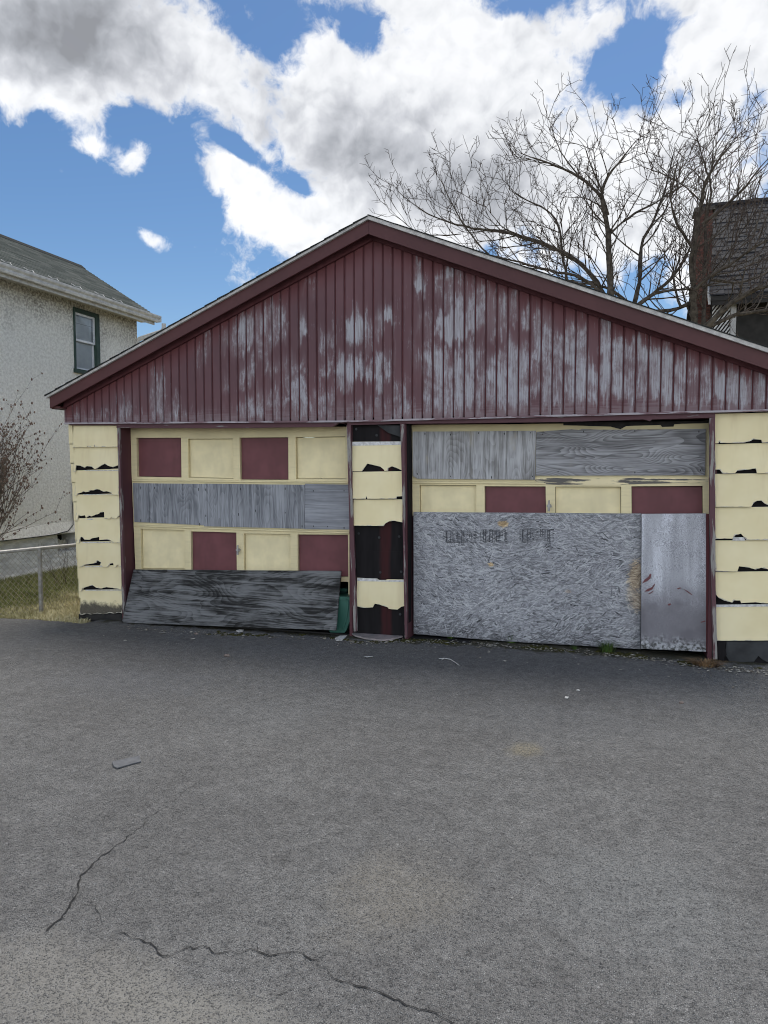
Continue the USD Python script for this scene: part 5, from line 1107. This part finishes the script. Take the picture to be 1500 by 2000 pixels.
# ------------------------------------------------------------------ dark house behind the trees at the right
def back_house():
    t = thing('slate_house', 'dark house with slate roof and brick chimney behind the bare trees', 'house')
    YE, YRg = 18.0, 20.6
    e0, e1 = at(1394, 577, YE), at(1500, 566, YE); r0 = at(1372, 404, YRg)
    ez = e0[2]; rz = r0[2]; x0 = e0[0] - 0.05; x1 = e0[0] + 7.0
    S = lambda s: (YE + (YRg - YE) * s, ez + (rz - ez) * s)
    roof = obj('roof', hull([(x, S(s)[0], S(s)[1] - u) for x in (x0, x1) for s in (0, 1) for u in (0.02, 0.12)]), M['dark'], t)
    n = 22; r = np.random.default_rng(9)
    for i in range(n):
        m = MB(); x = x0 - r.uniform(0, 0.2); s0, s1 = i / n, min(1, (i + 1.35) / n)
        (ya, za), (yb, zb) = S(s0), S(s1)
        while x < x0 + 3.2:
            L = r.uniform(0.16, 0.30); xa, xb = max(x, x0 - 0.03), x + L - 0.008; dl = r.uniform(0.0, 0.012); dr = r.uniform(-0.015, 0.015)
            if xb > xa: m.add(hull([(xa, ya - dr, za + 0.0), (xb, ya - dr, za), (xa, ya - dr, za + 0.02 + dl), (xb, ya - dr, za + 0.02 + dl), (xa, yb, zb), (xb, yb, zb), (xa, yb, zb + 0.004), (xb, yb, zb + 0.004)]))
            x += L
        obj('slate_course', m.mesh(), M['slate'], roof)
    obj('rear_slope', hull([(x, y, z - u) for x in (x0, x1) for y, z in ((YRg, rz), (YRg + 3.4, ez + 0.6)) for u in (0.01, 0.12)]), M['slate'], roof)
    obj('ridge_cap', box(x0 - 0.02, x1, YRg - 0.07, YRg + 0.07, rz - 0.02, rz + 0.05), M['slate'], roof)
    obj('rake_board', hull([(x, S(s)[0] + 0.02, S(s)[1] - u) for x in (x0 - 0.05, x0 - 0.001) for s in (0.02, 0.97) for u in (0.03, 0.24)]), M['lattice'], t)
    obj('eave_board', box(x0 + 0.02, x1, YE + 0.02, YE + 0.06, ez - 0.22, ez - 0.03), M['dark'], t)
    yw = YE + 0.55
    w = MB(); wx = at(1438, 620, yw)[0]
    w.add(box(wx, x1, yw + 0.03, yw + 0.2, 0.0, ez - 0.02)); obj('wall', w.mesh(), M['dark'], t)
    cl = MB(); z = 0.5; r = np.random.default_rng(3)
    while z < ez - 0.1:
        cl.add(hull([(wx, yw, z), (x1, yw, z), (wx, yw + 0.03, z), (x1, yw + 0.03, z), (wx, yw + 0.022, z + 0.10), (x1, yw + 0.022, z + 0.10), (wx, yw + 0.03, z + 0.10), (x1, yw + 0.03, z + 0.10)])); z += 0.098
    tag(obj('clapboards', cl.mesh(), M['wall_brown'], t), kind='stuff')
    gw = Polygon([(YE + 0.6, ez - 0.1), (YRg, rz - 0.15), (YRg + 3.3, ez + 0.4), (YRg + 3.3, 0.0), (YE + 0.6, 0.0)])
    m = trimesh.creation.extrude_polygon(gw, 0.15, engine='earcut'); v = m.vertices
    obj('side_wall', trimesh.Trimesh(np.stack([wx + 0.02 + v[:, 2], v[:, 0], v[:, 1]], 1), m.faces, process=False), M['wall_brown'], t)
    # chimney brick by brick
    yc = YE + 0.55; cx0, cx1 = at(1357, 520, yc)[0], at(1390, 520, yc)[0]; cz1 = at(1360, 412, yc)[2]
    ch = obj('chimney', box(cx0 + 0.012, cx1 - 0.012, yc + 0.012, yc + 0.48, 2.5, cz1 - 0.02), M['mortar'], t)
    bw, bh, k = (cx1 - cx0) / 2, 0.072, 0
    z = 4.3; b = 0
    while z < cz1 - 0.02:
        off = 0.5 if k % 2 else 0.0; x = cx0 - off * bw
        while x < cx1 - 0.01 and b < 290:
            xa, xb = max(x, cx0), min(x + bw - 0.012, cx1)
            if xb - xa > 0.03: obj('brick', box(xa, xb, yc + rng.uniform(-.003, .003), yc + 0.1, z, z + bh - 0.012), M['brick'], ch); b += 1
            x += bw
        for side, xs_ in ((0, cx0), (1, cx1)):
            pass
        k += 1; z += bh
    sd = MB(); z = 4.3
    while z < cz1 - 0.02:
        sd.add(box(cx0 - 0.001, cx0 + 0.05, yc + 0.102, yc + 0.285, z, z + bh - 0.012)); sd.add(box(cx0 - 0.001, cx0 + 0.05, yc + 0.30, yc + 0.478, z, z + bh - 0.012)); z += bh
    tag(obj('side_bricks', sd.mesh(), M['brick'], ch), kind='stuff')
    obj('chimney_cap', box(cx0 - 0.04, cx1 + 0.04, yc - 0.04, yc + 0.53, cz1 - 0.012, cz1 + 0.07), M['mortar'], ch)
    # porch screen: slanting white slats with a dark gap, and a grey post
    yl = YE + 0.25; A0, A1, B1, B0 = at(1391, 600, yl), at(1427, 588, yl), at(1427, 668, yl), at(1389, 690, yl)
    lx0, lx1, lz0, lz1 = A0[0], A1[0], B0[2] - 0.3, ez - 0.12
    pane = sbox(lx0, lz0, lx1, lz1); sx = lx0 - 3.0
    while sx < lx1 + 0.2:
        s_ = Polygon([(sx, lz0), (sx + 0.038, lz0), (sx + 0.038 + (lz1 - lz0) * 0.72, lz1), (sx + (lz1 - lz0) * 0.72, lz1)]).intersection(pane)
        if s_.area > 1e-4:
            m = trimesh.creation.extrude_polygon(s_, 0.012, engine='earcut'); v = m.vertices
            obj('lattice_slat', trimesh.Trimesh(np.stack([v[:, 0], yl + 0.012 - v[:, 2], v[:, 1]], 1), m.faces, process=False), M['lattice'], t)
        sx += 0.078
    obj('porch_screen', box(lx0, x0 + 4, yl + 0.2, yl + 0.22, 0.5, lz1), M['dark'], t)
    p0, p1 = at(1426, 640, yl)[0], at(1437, 640, yl)[0]
    obj('porch_post', rbox(p0 + 0.004, p1, yl - 0.04, yl + 0.1, 0.5, lz1 + 0.02, 0.01), M['post'], t)
back_house()

# ------------------------------------------------------------------ bare trees behind the garage
def tree(name, label, limbs, yt, seed, dense, stop):
    r = np.random.default_rng(seed); t = thing(name, label, 'tree'); tw, brs = MB(), []
    def twig(p, d, L, rad, lv):
        k = max(3, int(L / (0.16 if lv < 2 else 0.12))); pts = [p]; dd = d.copy()
        for i in range(k):
            dd = dd + r.normal(0, (0.10, 0.085, 0.06, 0.05)[lv], 3) + np.array([0, 0, 0.06]); dd /= np.linalg.norm(dd); pts.append(pts[-1] + dd * L / k)
            if lv < stop and i >= 1:
                for _ in range(1 if r.random() < dense else 0):
                    s = r.normal(0, 1, 3); s -= (s @ dd) * dd; s /= np.linalg.norm(s)
                    s = dd * r.uniform(0.5, 1.0) + s * r.uniform(0.45, 0.85) + np.array([0, 0, 0.18]); s /= np.linalg.norm(s)
                    twig(pts[-1], s, L * r.uniform(0.30, 0.62) + 0.07, rad * 0.6, lv + 1)
            if lv >= 1 and r.random() < (0.5 if lv < 3 else 0.35):
                s = r.normal(0, 1, 3); s[2] = abs(s[2]) * 0.8; s /= np.linalg.norm(s); q = pts[-1]
                tw.add(tube(np.array([q, q + s * r.uniform(0.04, 0.15)]), 0.005, 0.003, 3))
        tb_ = tube(np.array(pts), max(rad, 0.0058), max(rad * 0.35, 0.0036), 4 if lv < 2 else 3)
        brs.append(tb_) if lv == 0 else tw.add(tb_)
    for pts, r0, r1 in limbs:
        y = yt + r.uniform(-0.4, 0.4); dy = r.uniform(-0.9, 0.9); n = len(pts); P = []
        for i, (px, py) in enumerate(pts): P.append(at(px, py if py > 620 else 620 - (620 - py) * 0.90, y + dy * i / max(1, n - 1)))
        P = np.array(P); d = np.r_[0, np.cumsum(np.linalg.norm(np.diff(P, axis=0), axis=1))]
        s = np.arange(0, d[-1], 0.16); C = np.stack([np.interp(s, d, P[:, k]) for k in range(3)], 1)
        for _ in range(2): C[1:-1] = (C[:-2] + 2 * C[1:-1] + C[2:]) / 4
        C += np.cumsum(r.normal(0, 0.011, C.shape), 0)
        rad = np.interp(s, [0, d[-1]], [r0, r1])
        obj('limb', tube(C, rad * (1 + 0.12 * r.normal(0, 1, len(rad))), None, 7), M['bark_pale' if r0 > 0.05 else 'bark'], t, smooth=True)
        for i in range(2, len(C)):
            if r.random() < 0.72 + 0.28 * (i / len(C)):
                dd = C[i] - C[i - 1]; dd /= np.linalg.norm(dd); q = r.normal(0, 1, 3); q -= (q @ dd) * dd; q /= np.linalg.norm(q); q[2] = q[2] * 0.6 + 0.25
                s_ = dd * r.uniform(0.3, 0.8) + q * 0.8; s_ /= np.linalg.norm(s_)
                twig(C[i], s_, r.uniform(0.45, 1.35) * (1.0 if r0 > 0.03 else 0.85) * np.clip(1.1 - 0.13 * max(0.0, C[i][2] - 5.0), 0.30, 1.0), min(rad[i] * 0.5, 0.017), 0)
        dd = C[-1] - C[-3]; dd /= np.linalg.norm(dd); twig(C[-1], dd, r.uniform(0.2, 0.35), r1, 0)
    for k, b_ in enumerate(brs[:285]): obj('branch', b_, M['bark'], t, smooth=True)
    if len(brs) > 285:
        m_ = MB()
        for b_ in brs[285:]: m_.add(b_)
        tag(obj('branches', m_.mesh(), M['bark'], t, smooth=True), kind='stuff')
    tag(obj('twigs', tw.mesh(), M['twig'], t), kind='stuff')
    return t
def trunk(t, px, py, y, r0):
    a = at(px, py, y); n = 12; z = np.linspace(-0.1, a[2] + 0.1, n)
    C = np.stack([a[0] + 0.05 * np.sin(z * 1.3), y + 0.05 * np.cos(z), z], 1)
    obj('trunk', tube(C, np.linspace(r0 * 1.5, r0, n), None, 12), M['bark_pale'], t, smooth=True)
TY = 14.6
ta = tree('bare_tree', 'wide bare tree behind the garage roof, its limbs against bright cloud', [
    ([(1192, 610), (1190, 520), (1190, 425), (1175, 360), (1188, 310), (1222, 262)], 0.075, 0.014),
    ([(1188, 400), (1175, 360), (1140, 320), (1075, 285), (1022, 265)], 0.035, 0.010),
    ([(1190, 590), (1165, 535), (1110, 485), (1040, 447), (960, 430), (875, 408), (818, 378)], 0.055, 0.010),
    ([(1105, 548), (1095, 480), (1092, 415), (1060, 380), (995, 350)], 0.035, 0.010),
    ([(1236, 595), (1250, 540), (1245, 475), (1270, 425), (1295, 345), (1306, 280)], 0.045, 0.011),
    ([(965, 498), (915, 440), (885, 380), (860, 325)], 0.020, 0.008),
    ([(1236, 600), (1310, 545), (1350, 480), (1368, 390)], 0.040, 0.012),
    ([(1190, 580), (1120, 525), (1050, 512), (985, 495), (930, 480)], 0.035, 0.010),
    ([(1190, 440), (1230, 400), (1280, 370), (1330, 330)], 0.028, 0.010),
    ([(1140, 325), (1102, 275), (1080, 225)], 0.018, 0.007),
    ([(1236, 598), (1200, 560), (1150, 545), (1085, 545)], 0.04, 0.012),
    ([(1180, 350), (1155, 295), (1145, 245)], 0.020, 0.007),
    ([(1235, 600), (1285, 560), (1330, 560), (1400, 540)], 0.035, 0.012),
    ([(900, 440), (850, 440), (800, 430), (775, 400)], 0.014, 0.007)], TY, 11, 0.66, 3)
trunk(ta, 1205, 625, TY, 0.10)
tb = tree('bare_tree', 'bare tree at the right edge, its limbs crossing the slate roof and chimney', [
    ([(1362, 660), (1354, 600), (1350, 540), (1354, 470), (1370, 400), (1385, 310), (1412, 260), (1440, 225)], 0.068, 0.012),
    ([(1376, 655), (1374, 560), (1372, 450), (1376, 330), (1358, 265), (1345, 230)], 0.036, 0.010),
    ([(1380, 640), (1420, 595), (1465, 565), (1500, 550), (1540, 545)], 0.060, 0.020),
    ([(1384, 640), (1430, 617), (1480, 610), (1540, 600)], 0.042, 0.020),
    ([(1358, 560), (1390, 525), (1440, 500), (1480, 465), (1520, 440)], 0.035, 0.012),
    ([(1362, 580), (1330, 600), (1290, 612), (1240, 600)], 0.045, 0.014),
    ([(1372, 420), (1420, 380), (1455, 340), (1485, 290)], 0.030, 0.010),
    ([(1360, 480), (1320, 420), (1300, 360), (1310, 300)], 0.030, 0.010),
    ([(1390, 540), (1445, 545), (1500, 520)], 0.030, 0.012),
    ([(1378, 330), (1398, 280), (1396, 235)], 0.020, 0.008),
    ([(1460, 480), (1480, 400), (1500, 330)], 0.022, 0.009),
    ([(1330, 600), (1310, 540), (1330, 460)], 0.025, 0.010)], TY - 0.7, 17, 0.62, 3)
trunk(tb, 1364, 665, TY - 0.7, 0.095)
